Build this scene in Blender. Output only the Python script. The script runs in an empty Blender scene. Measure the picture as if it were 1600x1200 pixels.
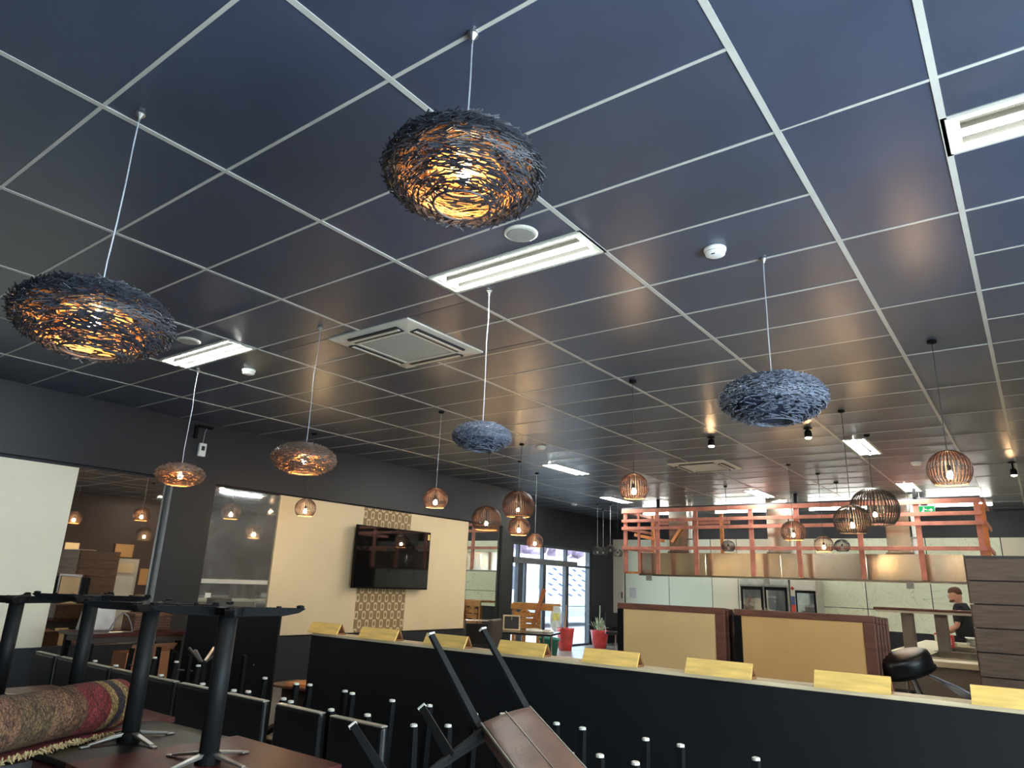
import bpy, bmesh, math, random
from mathutils import Vector, Matrix
random.seed(7)
PI = math.pi
C = bpy.context.scene.collection
S = bpy.context.scene
H = 3.5

# ------------------------------------------------------------------ camera
cam_d = bpy.data.cameras.new('camera'); cam = bpy.data.objects.new('camera', cam_d); C.objects.link(cam)
cy_, cp_, cr_ = math.radians(37.021), math.radians(16.149), math.radians(2.2416)
fw = Vector((-math.sin(cy_)*math.cos(cp_), math.cos(cy_)*math.cos(cp_), math.sin(cp_)))
rt = Vector((math.cos(cy_), math.sin(cy_), 0)); up = rt.cross(fw)
R2 = math.cos(cr_)*rt + math.sin(cr_)*up; U2 = -math.sin(cr_)*rt + math.cos(cr_)*up
CAM = Vector((.67207, -2.17089, H-1.97263))
cam.matrix_world = Matrix(((R2.x, U2.x, -fw.x, CAM.x), (R2.y, U2.y, -fw.y, CAM.y), (R2.z, U2.z, -fw.z, CAM.z), (0, 0, 0, 1)))
cam_d.sensor_width = 36; cam_d.lens = 1078.44/1600*36; cam_d.clip_end = 200
S.camera = cam

# ------------------------------------------------------------------ world, daylight, exposure
S.view_settings.view_transform = 'Standard'; S.view_settings.look = 'None'
S.view_settings.exposure = 2.75; S.view_settings.gamma = 1; S.view_settings.use_curve_mapping = False
w = bpy.data.worlds.new('sky'); S.world = w; w.use_nodes = True
bg = w.node_tree.nodes['Background']; bg.inputs[0].default_value = (.72, .86, 1, 1); bg.inputs[1].default_value = 1.0

def area(name, loc, rot, sx, sy, power, col):
    d = bpy.data.lights.new(name, 'AREA'); d.shape = 'RECTANGLE'; d.size = sx; d.size_y = sy
    d.energy = power; d.color = col
    o = bpy.data.objects.new(name, d); C.objects.link(o); o.location = loc; o.rotation_euler = rot
    return o
# daylight coming in through the big right-hand window and through the far shopfront
area('daylight_window', (3.75, -.5, 1.3), (0, math.radians(124), 0), 2.2, 4.2, 88, (.74, .88, 1))
sun_d = bpy.data.lights.new('sun', 'SUN'); sun_d.energy = .35; sun_d.angle = .02; sun_d.color = (1, .97, .92)
sun_o = bpy.data.objects.new('sun', sun_d); C.objects.link(sun_o); sun_o.rotation_euler = (math.radians(38), 0, math.radians(60))

# ------------------------------------------------------------------ materials
def lin(c):
    return tuple(((x/255)/12.92 if x/255 <= .04045 else ((x/255+.055)/1.055)**2.4) for x in c)
MATS = {}
def mat(name, col, rough=.5, metal=0, var=.12, scale=6, bump=0, bscale=40, stretch=None, emit=None, spec=None, col2=None, coat=0):
    """procedural principled material: colour with noise variation and fine relief; col is sRGB 0-255"""
    if name in MATS: return MATS[name]
    m = bpy.data.materials.new(name); m.use_nodes = True; MATS[name] = m
    nt = m.node_tree; n = nt.nodes; l = nt.links; b = n['Principled BSDF']
    base = lin(col)
    b.inputs['Roughness'].default_value = rough; b.inputs['Metallic'].default_value = metal
    if spec is not None: b.inputs['Specular IOR Level'].default_value = spec
    if coat: b.inputs['Coat Weight'].default_value = coat; b.inputs['Coat Roughness'].default_value = .15
    tc = n.new('ShaderNodeTexCoord'); mp = n.new('ShaderNodeMapping'); l.new(tc.outputs['Object'], mp.inputs[0])
    if stretch: mp.inputs['Scale'].default_value = stretch
    nz = n.new('ShaderNodeTexNoise'); nz.inputs['Scale'].default_value = scale; nz.inputs['Detail'].default_value = 4
    l.new(mp.outputs[0], nz.inputs['Vector'])
    cr = n.new('ShaderNodeValToRGB'); l.new(nz.outputs['Fac'], cr.inputs[0])
    c2 = lin(col2) if col2 else tuple(min(1, x*(1+var*1.5)) for x in base)
    c1 = base if col2 else tuple(x*(1-var*1.5) for x in base)
    cr.color_ramp.elements[0].position = .3; cr.color_ramp.elements[1].position = .7
    cr.color_ramp.elements[0].color = (*c1, 1); cr.color_ramp.elements[1].color = (*c2, 1)
    l.new(cr.outputs[0], b.inputs['Base Color'])
    if bump:
        nb = n.new('ShaderNodeTexNoise'); nb.inputs['Scale'].default_value = bscale; l.new(mp.outputs[0], nb.inputs['Vector'])
        bp = n.new('ShaderNodeBump'); bp.inputs['Strength'].default_value = bump; bp.inputs['Distance'].default_value = .01
        l.new(nb.outputs['Fac'], bp.inputs['Height']); l.new(bp.outputs[0], b.inputs['Normal'])
    if emit:
        b.inputs['Emission Color'].default_value = (*emit[0], 1); b.inputs['Emission Strength'].default_value = emit[1]
    return m

M_tile = mat('ceiling_tile_navy', (58, 67, 86), .34, var=.08, scale=2.5, bump=.06, bscale=220, spec=.9)
M_tile2 = mat('ceiling_tile_charcoal', (56, 64, 80), .38, var=.08, scale=2.5, bump=.06, bscale=220, spec=.85)
M_grid = mat('ceiling_grid_paint', (182, 180, 172), .45, var=.05)
M_wall = mat('dark_wall_paint', (28, 31, 38), .5, var=.10, scale=1.5, bump=.05, bscale=120)
M_col = mat('column_paint', (34, 35, 36), .5, var=.06, scale=2)
M_colside = mat('column_side_pale', (112, 116, 120), .45, var=.08, scale=5)
M_brownwall = mat('brown_wall_paint', (70, 52, 44), .6, var=.1, scale=1.5)
M_cream = mat('cream_board', (232, 224, 200), .55, var=.05, scale=.9, bump=.04, bscale=60)
M_tan_board = mat('warm_board', (234, 212, 172), .55, var=.04, scale=.9)
M_floor = mat('floor_tile', (150, 148, 142), .28, var=.1, scale=1.2)
M_black = mat('black_metal', (15, 15, 16), .6, 0, var=.1, spec=.12)
M_pole = mat('dark_grey_table_metal', (26, 27, 27), .55, 0, var=.08, spec=.22)
M_alu = mat('cast_aluminium', (170, 170, 165), .35, .9, var=.1)
M_chrome = mat('chrome', (210, 212, 214), .12, 1, var=.03)
M_leather = mat('black_leather', (15, 15, 16), .38, var=.1, bump=.10, bscale=180, spec=.5)
M_leather_br = mat('brown_leather', (104, 76, 62), .42, var=.14, scale=9, bump=.15, bscale=160)
M_leather_dk = mat('dark_brown_leather', (62, 50, 44), .45, var=.14, scale=9, bump=.12, bscale=160)
M_fabric = mat('black_underside_fabric', (34, 35, 37), .9, var=.1)
M_foot = mat('white_glide', (205, 200, 186), .4, var=.05)
M_redwood = mat('red_stained_wood', (74, 32, 32), .36, spec=.3, var=.25, scale=4, stretch=(1, 10, 1), bump=.04, bscale=30)
M_darkwood = mat('black_stained_wood', (22, 21, 20), .36, spec=.35, var=.25, scale=4, stretch=(10, 1, 1), bump=.05, bscale=30)
M_ply = mat('yellow_ply', (214, 176, 96), .5, var=.14, scale=5, stretch=(1, 8, 8))
M_plyend = mat('ply_end', (140, 92, 54), .6, var=.2, scale=12)
M_pine = mat('pale_pine', (206, 186, 150), .6, var=.1, scale=5, stretch=(1, 8, 8))
M_part = mat('partition_navy', (17, 18, 20), .6, spec=.25, var=.12, scale=2, bump=.05, bscale=90)
M_tan = mat('tan_pinboard', (214, 178, 124), .75, var=.07, scale=1.3, bump=.06, bscale=200)
M_tan2 = mat('ochre_pinboard', (208, 160, 98), .75, var=.07, scale=1.3, bump=.06, bscale=200)
M_frame = mat('brown_frame_wood', (104, 64, 48), .45, var=.2, scale=6, stretch=(1, 1, 5))
M_stud = mat('red_brown_stud', (206, 132, 112), .6, var=.16, scale=5, stretch=(1, 1, 1))
M_orange = mat('orange_pine_stud', (220, 146, 92), .6, var=.16, scale=5)
M_steel = mat('brushed_steel', (186, 182, 168), .22, 1, var=.12, scale=2.2, stretch=(1, 1, .2), bump=.03, bscale=3)
M_hoodside = mat('hood_edge_steel', (120, 116, 106), .35, 1, var=.1)
M_plank = mat('grey_brown_plank', (104, 86, 72), .6, var=.16, scale=5, stretch=(1, 1, 9), bump=.08, bscale=30)
M_white = mat('white_plastic', (226, 226, 220), .4, var=.02)
M_offwhite = mat('off_white_casing', (206, 200, 186), .45, var=.03)
M_grille = mat('cassette_grille', (150, 148, 142), .6, var=.06, scale=60)
M_slot = mat('dark_slot', (24, 26, 32), .5)
M_counter = mat('cream_worktop', (226, 218, 190), .3, var=.04)
M_counterfront = mat('counter_front', (134, 124, 112), .5, var=.06)
M_stick = mat('dark_twig', (44, 46, 54), .5, var=.3, scale=30)
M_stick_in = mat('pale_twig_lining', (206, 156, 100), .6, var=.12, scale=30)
M_stick_navy = mat('slate_twig', (92, 98, 112), .5, var=.3, scale=30)
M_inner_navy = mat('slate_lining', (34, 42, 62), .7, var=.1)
M_rib = mat('dark_bamboo_rib', (70, 46, 38), .42, var=.25, scale=20)
M_rib_dk = mat('black_bamboo_rib', (54, 46, 42), .42, var=.25, scale=20)
M_cord_l = mat('silver_cord', (186, 190, 196), .3, .5)
M_cord_d = mat('black_cord', (34, 34, 36), .5)
M_red_pot = mat('red_glazed_pot', (186, 52, 52), .25, var=.18, scale=5, coat=.5)
M_soil = mat('potting_soil', (52, 38, 28), .9, var=.3, scale=30)
M_leaf = mat('grey_green_leaf', (176, 188, 158), .5, var=.2, scale=12)
M_card = mat('cardboard', (176, 120, 84), .8, var=.08)
M_wicker = mat('wicker', (112, 74, 52), .7, var=.3, scale=30)
M_teal = mat('teal_plastic', (36, 130, 112), .35)
M_bench = mat('honey_timber', (186, 130, 70), .5, var=.2, scale=5, stretch=(1, 1, 6))
M_skin = mat('skin', (204, 150, 124), .5, var=.06)
M_hair = mat('brown_hair', (96, 66, 44), .7, var=.25, scale=60)
M_shirt = mat('black_cotton', (28, 30, 34), .8, var=.1)
M_trouser = mat('dark_trouser', (38, 40, 48), .8)
M_redp = mat('red_plastic', (190, 58, 48), .4)
M_mull = mat('grey_aluminium_frame', (70, 74, 80), .4, .3, var=.05)
M_asphalt = mat('street_paving', (176, 178, 180), .8, var=.08, scale=.6)
M_van = mat('white_vehicle_paint', (226, 228, 238), .3, var=.02)
M_vanwin = mat('tinted_window', (58, 62, 80), .1, var=.05)
M_wave = mat('blue_wave_print', (62, 82, 132), .4)
M_hedge = mat('purple_flower_hedge', (110, 84, 112), .8, var=.4, scale=1.2, col2=(190, 170, 190))
M_facade = mat('pale_facade', (214, 214, 216), .7, var=.04)

def emission(name, col, strength):
    m = bpy.data.materials.new(name); m.use_nodes = True; nt = m.node_tree; nt.nodes.clear()
    e = nt.nodes.new('ShaderNodeEmission'); o = nt.nodes.new('ShaderNodeOutputMaterial')
    e.inputs[0].default_value = (*col, 1); e.inputs[1].default_value = strength
    nt.links.new(e.outputs[0], o.inputs[0]); MATS[name] = m; return m
M_tube = emission('fluorescent_tube', (.96, 1, .95), 21)
M_tube2 = emission('strip_tube', (1, 1, .93), 10)
M_tube3 = emission('hood_fill_glow', (1, 1, .9), 34)  # glow of the added fill tubes hidden in the hood
M_bulb = emission('warm_bulb', (1, .60, .26), 48)
M_spot = emission('warm_spot_lens', (1, .60, .30), 60)
M_exit = emission('green_exit_face', (.05, .75, .22), .12)
M_screenlit = emission('lit_yellow_doorway', (1, .74, .36), .2)
M_case = mat('lit_luminaire_white', (225, 225, 210), .35, var=.02)
M_refl = mat('luminaire_reflector', (24, 24, 19), .6, 0, var=.05, spec=.2)

def mirror_mat(name, tint, rough, haze):
    m = bpy.data.materials.new(name); m.use_nodes = True; nt = m.node_tree; n = nt.nodes; l = nt.links; n.clear()
    g = n.new('ShaderNodeBsdfGlossy'); g.inputs['Color'].default_value = (*tint, 1); g.inputs['Roughness'].default_value = rough
    d = n.new('ShaderNodeBsdfDiffuse'); d.inputs[0].default_value = (.30, .31, .30, 1)
    mx = n.new('ShaderNodeMixShader'); o = n.new('ShaderNodeOutputMaterial')
    tc = n.new('ShaderNodeTexCoord'); nz = n.new('ShaderNodeTexNoise'); nz.inputs['Scale'].default_value = 2.2; nz.inputs['Detail'].default_value = 7
    nz.inputs['Distortion'].default_value = 1.4
    cr = n.new('ShaderNodeMapRange'); cr.inputs['From Min'].default_value = .4; cr.inputs['From Max'].default_value = .75
    cr.inputs['To Min'].default_value = haze*.4; cr.inputs['To Max'].default_value = haze
    l.new(tc.outputs['Object'], nz.inputs['Vector']); l.new(nz.outputs['Fac'], cr.inputs['Value'])
    l.new(cr.outputs[0], mx.inputs[0]); l.new(g.outputs[0], mx.inputs[1]); l.new(d.outputs[0], mx.inputs[2]); l.new(mx.outputs[0], o.inputs[0])
    return m
M_mirror_a = mirror_mat('bronze_mirror', (.62, .54, .46), .015, .05)
M_mirror_b = mirror_mat('dusty_mirror', (.62, .68, .70), .03, .45)
M_mirror_c = mirror_mat('clear_mirror', (.82, .86, .82), .01, .04)
M_tvglass = mirror_mat('tv_screen_glass', (.10, .11, .13), .03, .02)

def glass_mat():
    m = bpy.data.materials.new('window_glass'); m.use_nodes = True; nt = m.node_tree; n = nt.nodes; l = nt.links; n.clear()
    t = n.new('ShaderNodeBsdfTransparent'); t.inputs[0].default_value = (.93, .96, .96, 1)
    g = n.new('ShaderNodeBsdfGlossy'); g.inputs['Roughness'].default_value = .02
    f = n.new('ShaderNodeLayerWeight'); f.inputs[0].default_value = .12
    mx = n.new('ShaderNodeMixShader'); o = n.new('ShaderNodeOutputMaterial')
    l.new(f.outputs[1], mx.inputs[0]); l.new(t.outputs[0], mx.inputs[1]); l.new(g.outputs[0], mx.inputs[2]); l.new(mx.outputs[0], o.inputs[0])
    return m
M_glass = glass_mat()

def wallpaper_mat():
    m = bpy.data.materials.new('ogee_wallpaper'); m.use_nodes = True; nt = m.node_tree; n = nt.nodes; l = nt.links
    b = n['Principled BSDF']; b.inputs['Roughness'].default_value = .6
    tc = n.new('ShaderNodeTexCoord'); sp = n.new('ShaderNodeSeparateXYZ'); l.new(tc.outputs['Object'], sp.inputs[0])
    def mt(op, a, bv=None):
        k = n.new('ShaderNodeMath'); k.operation = op
        for i, v in enumerate((a, bv)):
            if v is None: continue
            if isinstance(v, (int, float)): k.inputs[i].default_value = v
            else: l.new(v, k.inputs[i])
        return k.outputs[0]
    cu = mt('COSINE', mt('MULTIPLY', sp.outputs['Y'], 2*PI/.16)); cv = mt('COSINE', mt('MULTIPLY', sp.outputs['Z'], 2*PI/.27))
    p = mt('MULTIPLY', cu, cv)                     # staggered diamonds
    ring = mt('MULTIPLY', mt('GREATER_THAN', p, .06), mt('LESS_THAN', p, .58))
    mx = n.new('ShaderNodeMix'); mx.data_type = 'RGBA'
    mx.inputs['A'].default_value = (*lin((150, 122, 84)), 1); mx.inputs['B'].default_value = (*lin((220, 200, 158)), 1)
    l.new(ring, mx.inputs['Factor']); l.new(mx.outputs['Result'], b.inputs['Base Color'])
    return m
M_paper = wallpaper_mat()

def marble_mat():
    m = bpy.data.materials.new('veined_pale_tile'); m.use_nodes = True; nt = m.node_tree; n = nt.nodes; l = nt.links
    b = n['Principled BSDF']; b.inputs['Roughness'].default_value = .3
    tc = n.new('ShaderNodeTexCoord'); nz = n.new('ShaderNodeTexNoise'); nz.inputs['Scale'].default_value = 1.3; nz.inputs['Distortion'].default_value = 2.6; nz.inputs['Detail'].default_value = 2
    l.new(tc.outputs['Object'], nz.inputs['Vector'])
    cr = n.new('ShaderNodeValToRGB'); e = cr.color_ramp.elements
    base = lin((236, 240, 214)); dk = lin((176, 180, 156))
    e[0].position = .47; e[0].color = (*base, 1); e[1].position = .56; e[1].color = (*base, 1)
    for p_, c_ in ((.495, base), (.50, dk), (.505, base), (.545, base), (.55, dk), (.555, base)):
        k = e.new(p_); k.color = (*c_, 1)
    l.new(nz.outputs['Fac'], cr.inputs[0]); l.new(cr.outputs[0], b.inputs['Base Color'])
    return m
M_marble = marble_mat()
M_palegreen = mat('pale_green_sheet', (224, 232, 212), .35, var=.03, scale=1)

def rug_mat():
    """carpet back with red field, gold and navy border bands; x runs along the roll, angle round it"""
    m = bpy.data.materials.new('persian_rug_pile'); m.use_nodes = True; nt = m.node_tree; n = nt.nodes; l = nt.links
    b = n['Principled BSDF']; b.inputs['Roughness'].default_value = .95
    tc = n.new('ShaderNodeTexCoord'); uvm = n.new('ShaderNodeMapping'); l.new(tc.outputs['UV'], uvm.inputs[0])
    sp = n.new('ShaderNodeSeparateXYZ'); l.new(uvm.outputs[0], sp.inputs[0])
    def ramp(src, pts, const=False):
        cr = n.new('ShaderNodeValToRGB'); e = cr.color_ramp.elements
        if const: cr.color_ramp.interpolation = 'CONSTANT'
        e[0].position = pts[0][0]; e[0].color = (*lin(pts[0][1]), 1); e[1].position = pts[-1][0]; e[1].color = (*lin(pts[-1][1]), 1)
        for p_, c_ in pts[1:-1]:
            k = e.new(p_); k.color = (*lin(c_), 1)
        l.new(src, cr.inputs[0]); return cr.outputs[0]
    # scallop the border lines with a sine round the roll
    sn = n.new('ShaderNodeMath'); sn.operation = 'MULTIPLY'; l.new(sp.outputs['Y'], sn.inputs[0]); sn.inputs[1].default_value = 26
    s2 = n.new('ShaderNodeMath'); s2.operation = 'SINE'; l.new(sn.outputs[0], s2.inputs[0])
    s3 = n.new('ShaderNodeMath'); s3.operation = 'MULTIPLY_ADD'; l.new(s2.outputs[0], s3.inputs[0]); s3.inputs[1].default_value = .012; l.new(sp.outputs['X'], s3.inputs[2])
    band = ramp(s3.outputs[0], [(0, (136, 108, 90)), (.30, (118, 102, 78)), (.48, (140, 112, 92)), (.60, (122, 94, 72)), (.68, (138, 54, 60)), (.82, (132, 50, 56)), (.835, (190, 170, 124)), (.88, (70, 66, 82)), (.93, (186, 168, 126)), (.975, (150, 44, 50)), (1, (146, 42, 48))], True)
    vo = n.new('ShaderNodeTexVoronoi'); vo.inputs['Scale'].default_value = 85; vo.feature = 'DISTANCE_TO_EDGE'
    mp2 = n.new('ShaderNodeMapping'); mp2.inputs['Scale'].default_value = (1, .5, 1); l.new(tc.outputs['UV'], mp2.inputs[0]); l.new(mp2.outputs[0], vo.inputs['Vector'])
    fine = ramp(vo.outputs['Distance'], [(0, (92, 80, 70)), (.06, (120, 104, 88)), (.10, (245, 235, 215)), (.3, (255, 245, 225))])
    nz = n.new('ShaderNodeTexNoise'); nz.inputs['Scale'].default_value = 120; l.new(tc.outputs['UV'], nz.inputs['Vector'])
    fn = ramp(nz.outputs['Fac'], [(.35, (160, 140, 120)), (.65, (255, 255, 255))])
    mx = n.new('ShaderNodeMix'); mx.data_type = 'RGBA'; mx.blend_type = 'MULTIPLY'; mx.inputs['Factor'].default_value = .8
    l.new(band, mx.inputs['A']); l.new(fine, mx.inputs['B'])
    v2 = n.new('ShaderNodeTexVoronoi'); v2.inputs['Scale'].default_value = 9; v2.inputs['Randomness'].default_value = .25; l.new(mp2.outputs[0], v2.inputs['Vector'])
    med = ramp(v2.outputs['Distance'], [(0, (200, 150, 140)), (.16, (255, 236, 226)), (.30, (240, 225, 205)), (.34, (120, 110, 100)), (.38, (245, 232, 212)), (.50, (150, 138, 118)), (.56, (250, 240, 220)), (.8, (255, 245, 230))])
    m3 = n.new('ShaderNodeMix'); m3.data_type = 'RGBA'; m3.blend_type = 'MULTIPLY'; m3.inputs['Factor'].default_value = .75
    l.new(mx.outputs['Result'], m3.inputs['A']); l.new(med, m3.inputs['B'])
    mx = m3
    m2 = n.new('ShaderNodeMix'); m2.data_type = 'RGBA'; m2.blend_type = 'MULTIPLY'; m2.inputs['Factor'].default_value = .7
    l.new(mx.outputs['Result'], m2.inputs['A']); l.new(fn, m2.inputs['B']); l.new(m2.outputs['Result'], b.inputs['Base Color'])
    return m
M_rug = rug_mat()
M_rugback = mat('red_rug_weave', (128, 52, 52), .95, var=.3, scale=60)
M_fringe = mat('tan_fringe', (176, 156, 112), .9, var=.25, scale=60)

# ------------------------------------------------------------------ mesh helpers
class MB:
    """collects shapes and links them as one mesh object"""
    def __init__(s): s.v = []; s.f = []; s.uv = None
    def box(s, x0, x1, y0, y1, z0, z1, M=None):
        P = [(x0, y0, z0), (x1, y0, z0), (x1, y1, z0), (x0, y1, z0), (x0, y0, z1), (x1, y0, z1), (x1, y1, z1), (x0, y1, z1)]
        b = len(s.v)
        for p in P: s.v.append(tuple(M @ Vector(p)) if M else p)
        s.f += [tuple(b+i for i in q) for q in ((3, 2, 1, 0), (4, 5, 6, 7), (0, 1, 5, 4), (1, 2, 6, 5), (2, 3, 7, 6), (3, 0, 4, 7))]
        return s
    def beam(s, a, b, w, h, ref=(0, 0, 1), w2=None, h2=None):
        """bar from a to b, w wide across ref, h along ref"""
        a = Vector(a); b = Vector(b); d = (b-a).normalized(); ref = Vector(ref)
        if abs(d.dot(ref)) > .98: ref = Vector((1, 0, 0)) if abs(d.x) < .9 else Vector((0, 1, 0))
        x = d.cross(ref).normalized(); y = x.cross(d).normalized(); k = len(s.v)
        for p, ww, hh in ((a, w, h), (b, w2 or w, h2 or h)):
            for i, j in ((-1, -1), (1, -1), (1, 1), (-1, 1)): s.v.append(tuple(p + x*ww/2*i + y*hh/2*j))
        s.f += [tuple(k+i for i in q) for q in ((0, 1, 2, 3), (7, 6, 5, 4), (0, 4, 5, 1), (1, 5, 6, 2), (2, 6, 7, 3), (3, 7, 4, 0))]
        return s
    def tube(s, pts, r, n=8, caps=True):
        pts = [Vector(p) for p in pts]; rs = r if isinstance(r, (list, tuple)) else [r]*len(pts)
        k = len(s.v); d0 = (pts[1]-pts[0]).normalized(); ref = Vector((0, 0, 1)) if abs(d0.z) < .9 else Vector((1, 0, 0))
        for i, p in enumerate(pts):
            d = (pts[min(i+1, len(pts)-1)]-pts[max(i-1, 0)]).normalized(); x = d.cross(ref).normalized(); y = x.cross(d)
            for j in range(n):
                a = 2*PI*j/n; s.v.append(tuple(p + rs[i]*(x*math.cos(a)+y*math.sin(a))))
        for i in range(len(pts)-1):
            for j in range(n):
                s.f.append((k+i*n+j, k+i*n+(j+1) % n, k+(i+1)*n+(j+1) % n, k+(i+1)*n+j))
        if caps:
            s.f.append(tuple(k+j for j in reversed(range(n)))); s.f.append(tuple(k+(len(pts)-1)*n+j for j in range(n)))
        return s
    def lathe(s, prof, n=24, c=(0, 0, 0)):
        k = len(s.v)
        for r, z in prof:
            for j in range(n):
                a = 2*PI*j/n; s.v.append((c[0]+r*math.cos(a), c[1]+r*math.sin(a), c[2]+z))
        for i in range(len(prof)-1):
            for j in range(n): s.f.append((k+i*n+j, k+i*n+(j+1) % n, k+(i+1)*n+(j+1) % n, k+(i+1)*n+j))
        if prof[0][0] > 1e-4: s.f.append(tuple(k+j for j in reversed(range(n))))
        if prof[-1][0] > 1e-4: s.f.append(tuple(k+(len(prof)-1)*n+j for j in range(n)))
        return s
    def poly(s, pts, th, axis):
        """polygon (list of 3-D points) thickened along axis by th"""
        k = len(s.v); n = len(pts); ax = Vector(axis)*th
        s.v += [tuple(p) for p in pts]; s.v += [tuple(Vector(p)+ax) for p in pts]
        s.f.append(tuple(k+i for i in range(n))); s.f.append(tuple(k+n+i for i in reversed(range(n))))
        for i in range(n): s.f.append((k+(i+1) % n, k+i, k+n+i, k+n+(i+1) % n))
        return s
    def mesh(s, name, m):
        me = bpy.data.meshes.new(name); me.from_pydata(s.v, [], s.f); me.update()
        bm = bmesh.new(); bm.from_mesh(me); bmesh.ops.recalc_face_normals(bm, faces=bm.faces); bm.to_mesh(me); bm.free()
        me.materials.append(m); return me
    def build(s, name, m, parent=None, bevel=0, smooth=False, seg=2):
        me = s.mesh(name, m)
        if smooth:
            for p in me.polygons: p.use_smooth = True
        o = bpy.data.objects.new(name, me); C.objects.link(o); o.parent = parent
        if bevel:
            b = o.modifiers.new('bevel', 'BEVEL'); b.width = bevel; b.segments = seg; b.limit_method = 'ANGLE'; b.angle_limit = math.radians(40)
        return o
def tag(o, label=None, cat=None, group=None, kind=None):
    if label: o['label'] = label
    if cat: o['category'] = cat
    if group: o['group'] = group
    if kind: o['kind'] = kind
    return o
def thing(name, label, cat, loc=(0, 0, 0), rz=0, group=None, mtx=None):
    o = bpy.data.objects.new(name, None); C.objects.link(o); o.empty_display_size = .1
    if mtx is not None: o.matrix_world = mtx
    else: o.location = loc; o.rotation_euler = (0, 0, rz)
    return tag(o, label, cat, group)
def struct(o): o['kind'] = 'structure'; return o
def copy_tree(o, parent=None):
    c = o.copy(); C.objects.link(c); c.parent = parent
    for ch in o.children: copy_tree(ch, c)
    return c
def copy_to(o, loc, rz=0, label=None, group=None, rot=None, scale=None):
    c = copy_tree(o); c.location = loc; c.rotation_euler = rot if rot else (0, 0, rz)
    if scale: c.scale = (scale,)*3
    if label: c['label'] = label
    if group: c['group'] = group
    return c

# ================================================================== SETTING
XL, XF, XR = -8.3, -9.55, 3.5          # left wall, set-back shopfront wall, right wall
YF, YB = -5.0, 16.8                    # wall behind the camera, far kitchen wall
fl = struct(MB().box(XF-.2, XR+.2, YF-.2, YB+.2, -.1, 0).build('floor', M_floor))
# floor tiles near the shopfront, where they show
for i in range(5):
    for j in range(7):
        MB().box(XF+.05+i*.6, XF+.642+i*.6, 11.8+j*.6, 12.392+j*.6, 0, .006).build('floor_tile', M_floor, fl)
ce = struct(MB().box(XF-.2, XR+.2, YF-.2, YB+.2, H+.09, H+.2).build('ceiling', M_wall))

# ceiling panels: 1.2 x 0.6 grid, with one 0.6 wide column of 0.6 x 1.2 panels
cols = [(-9.6, -8.4), (-8.4, -7.2), (-7.2, -6.0), (-6.0, -4.8), (-4.8, -3.6), (-3.6, -2.4), (-2.4, -1.2), (-1.2, 0), (0, .6), (.6, 1.8), (1.8, 3.0), (3.0, 3.5)]
lights = [('x', -2.4, .9), ('x', -6.0, .9), ('x', .6, .9), ('y', -1.2, 7.5), ('y', -5.95, 7.5), ('y', -7.2, 11.7), ('y', -3.9, 11.7), ('y', -1.2, 11.7), ('y', 1.9, 7.5), ('y', 1.9, 11.7)]  # last two are unseen, added to brighten the right side
holes = []
for k, x, y in lights:
    holes.append((x, x+1.2, y, y+.3) if k == 'x' else (x, x+.3, y, y+1.2))
holes += [(-3.99, -3.04, 1.36, 2.31), (-3.97, -3.05, 8.25, 9.2)]
def cut(rect, hs):
    """split a rectangle round the holes"""
    out = [rect]
    for a0, a1, b0, b1 in hs:
        nw = []
        for x0, x1, y0, y1 in out:
            if a0 >= x1-.01 or a1 <= x0+.01 or b0 >= y1-.01 or b1 <= y0+.01: nw.append((x0, x1, y0, y1)); continue
            if y0 < b0-.02: nw.append((x0, x1, y0, b0))
            if y1 > b1+.02: nw.append((x0, x1, b1, y1))
            if x0 < a0-.02: nw.append((x0, a0, max(y0, b0), min(y1, b1)))
            if x1 > a1+.02: nw.append((a1, x1, max(y0, b0), min(y1, b1)))
        out = nw
    return out
def in_view(x, y):
    d = Vector((x, y, H))-CAM; dz = d.dot(fw)
    if dz < .3: return None
    px = 800+1078.44*d.dot(R2)/dz; py = 600-1078.44*d.dot(U2)/dz
    return dz if (-420 < px < 2020 and -420 < py < 1300) else None
panels = []
for ci, (x0, x1) in enumerate(cols):
    step = 1.2 if ci == 8 else .6; y = -5.4+(.6 if ci == 8 else 0)-(1.2 if ci == 8 else 0)
    y = -5.4
    while y < YB:
        y1 = min(y+step, YB+.05)
        if not (x1 <= -8.3 and y1 < 9.5):
            for r in cut((x0, x1, y, y1), holes):
                cx, cyy = (r[0]+r[2-1])/2, (r[2]+r[3])/2
                panels.append((in_view(cx, cyy), r))
        y += step
panels.sort(key=lambda p: p[0] if p[0] else 99)
rest = MB()
for i, (d, (x0, x1, y0, y1)) in enumerate(panels):
    g = .004
    if i < 285 and d:
        mb = MB(); hx, hy = (x1-x0)/2-g, (y1-y0)/2-g
        mb.box(-hx, hx, -hy, hy, 0, .016)
        o = mb.build('ceiling_panel', M_tile if (i*7) % 3 else M_tile2, ce)
        o.location = ((x0+x1)/2, (y0+y1)/2, H+random.uniform(-.001, .001))
        o.rotation_euler = (random.gauss(0, .0022), random.gauss(0, .0016), 0)
    else:
        rest.box(x0+g, x1-g, y0+g, y1-g, H, H+.016)
tag(rest.build('ceiling_panels_beyond', M_tile, ce), kind='stuff')
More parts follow.
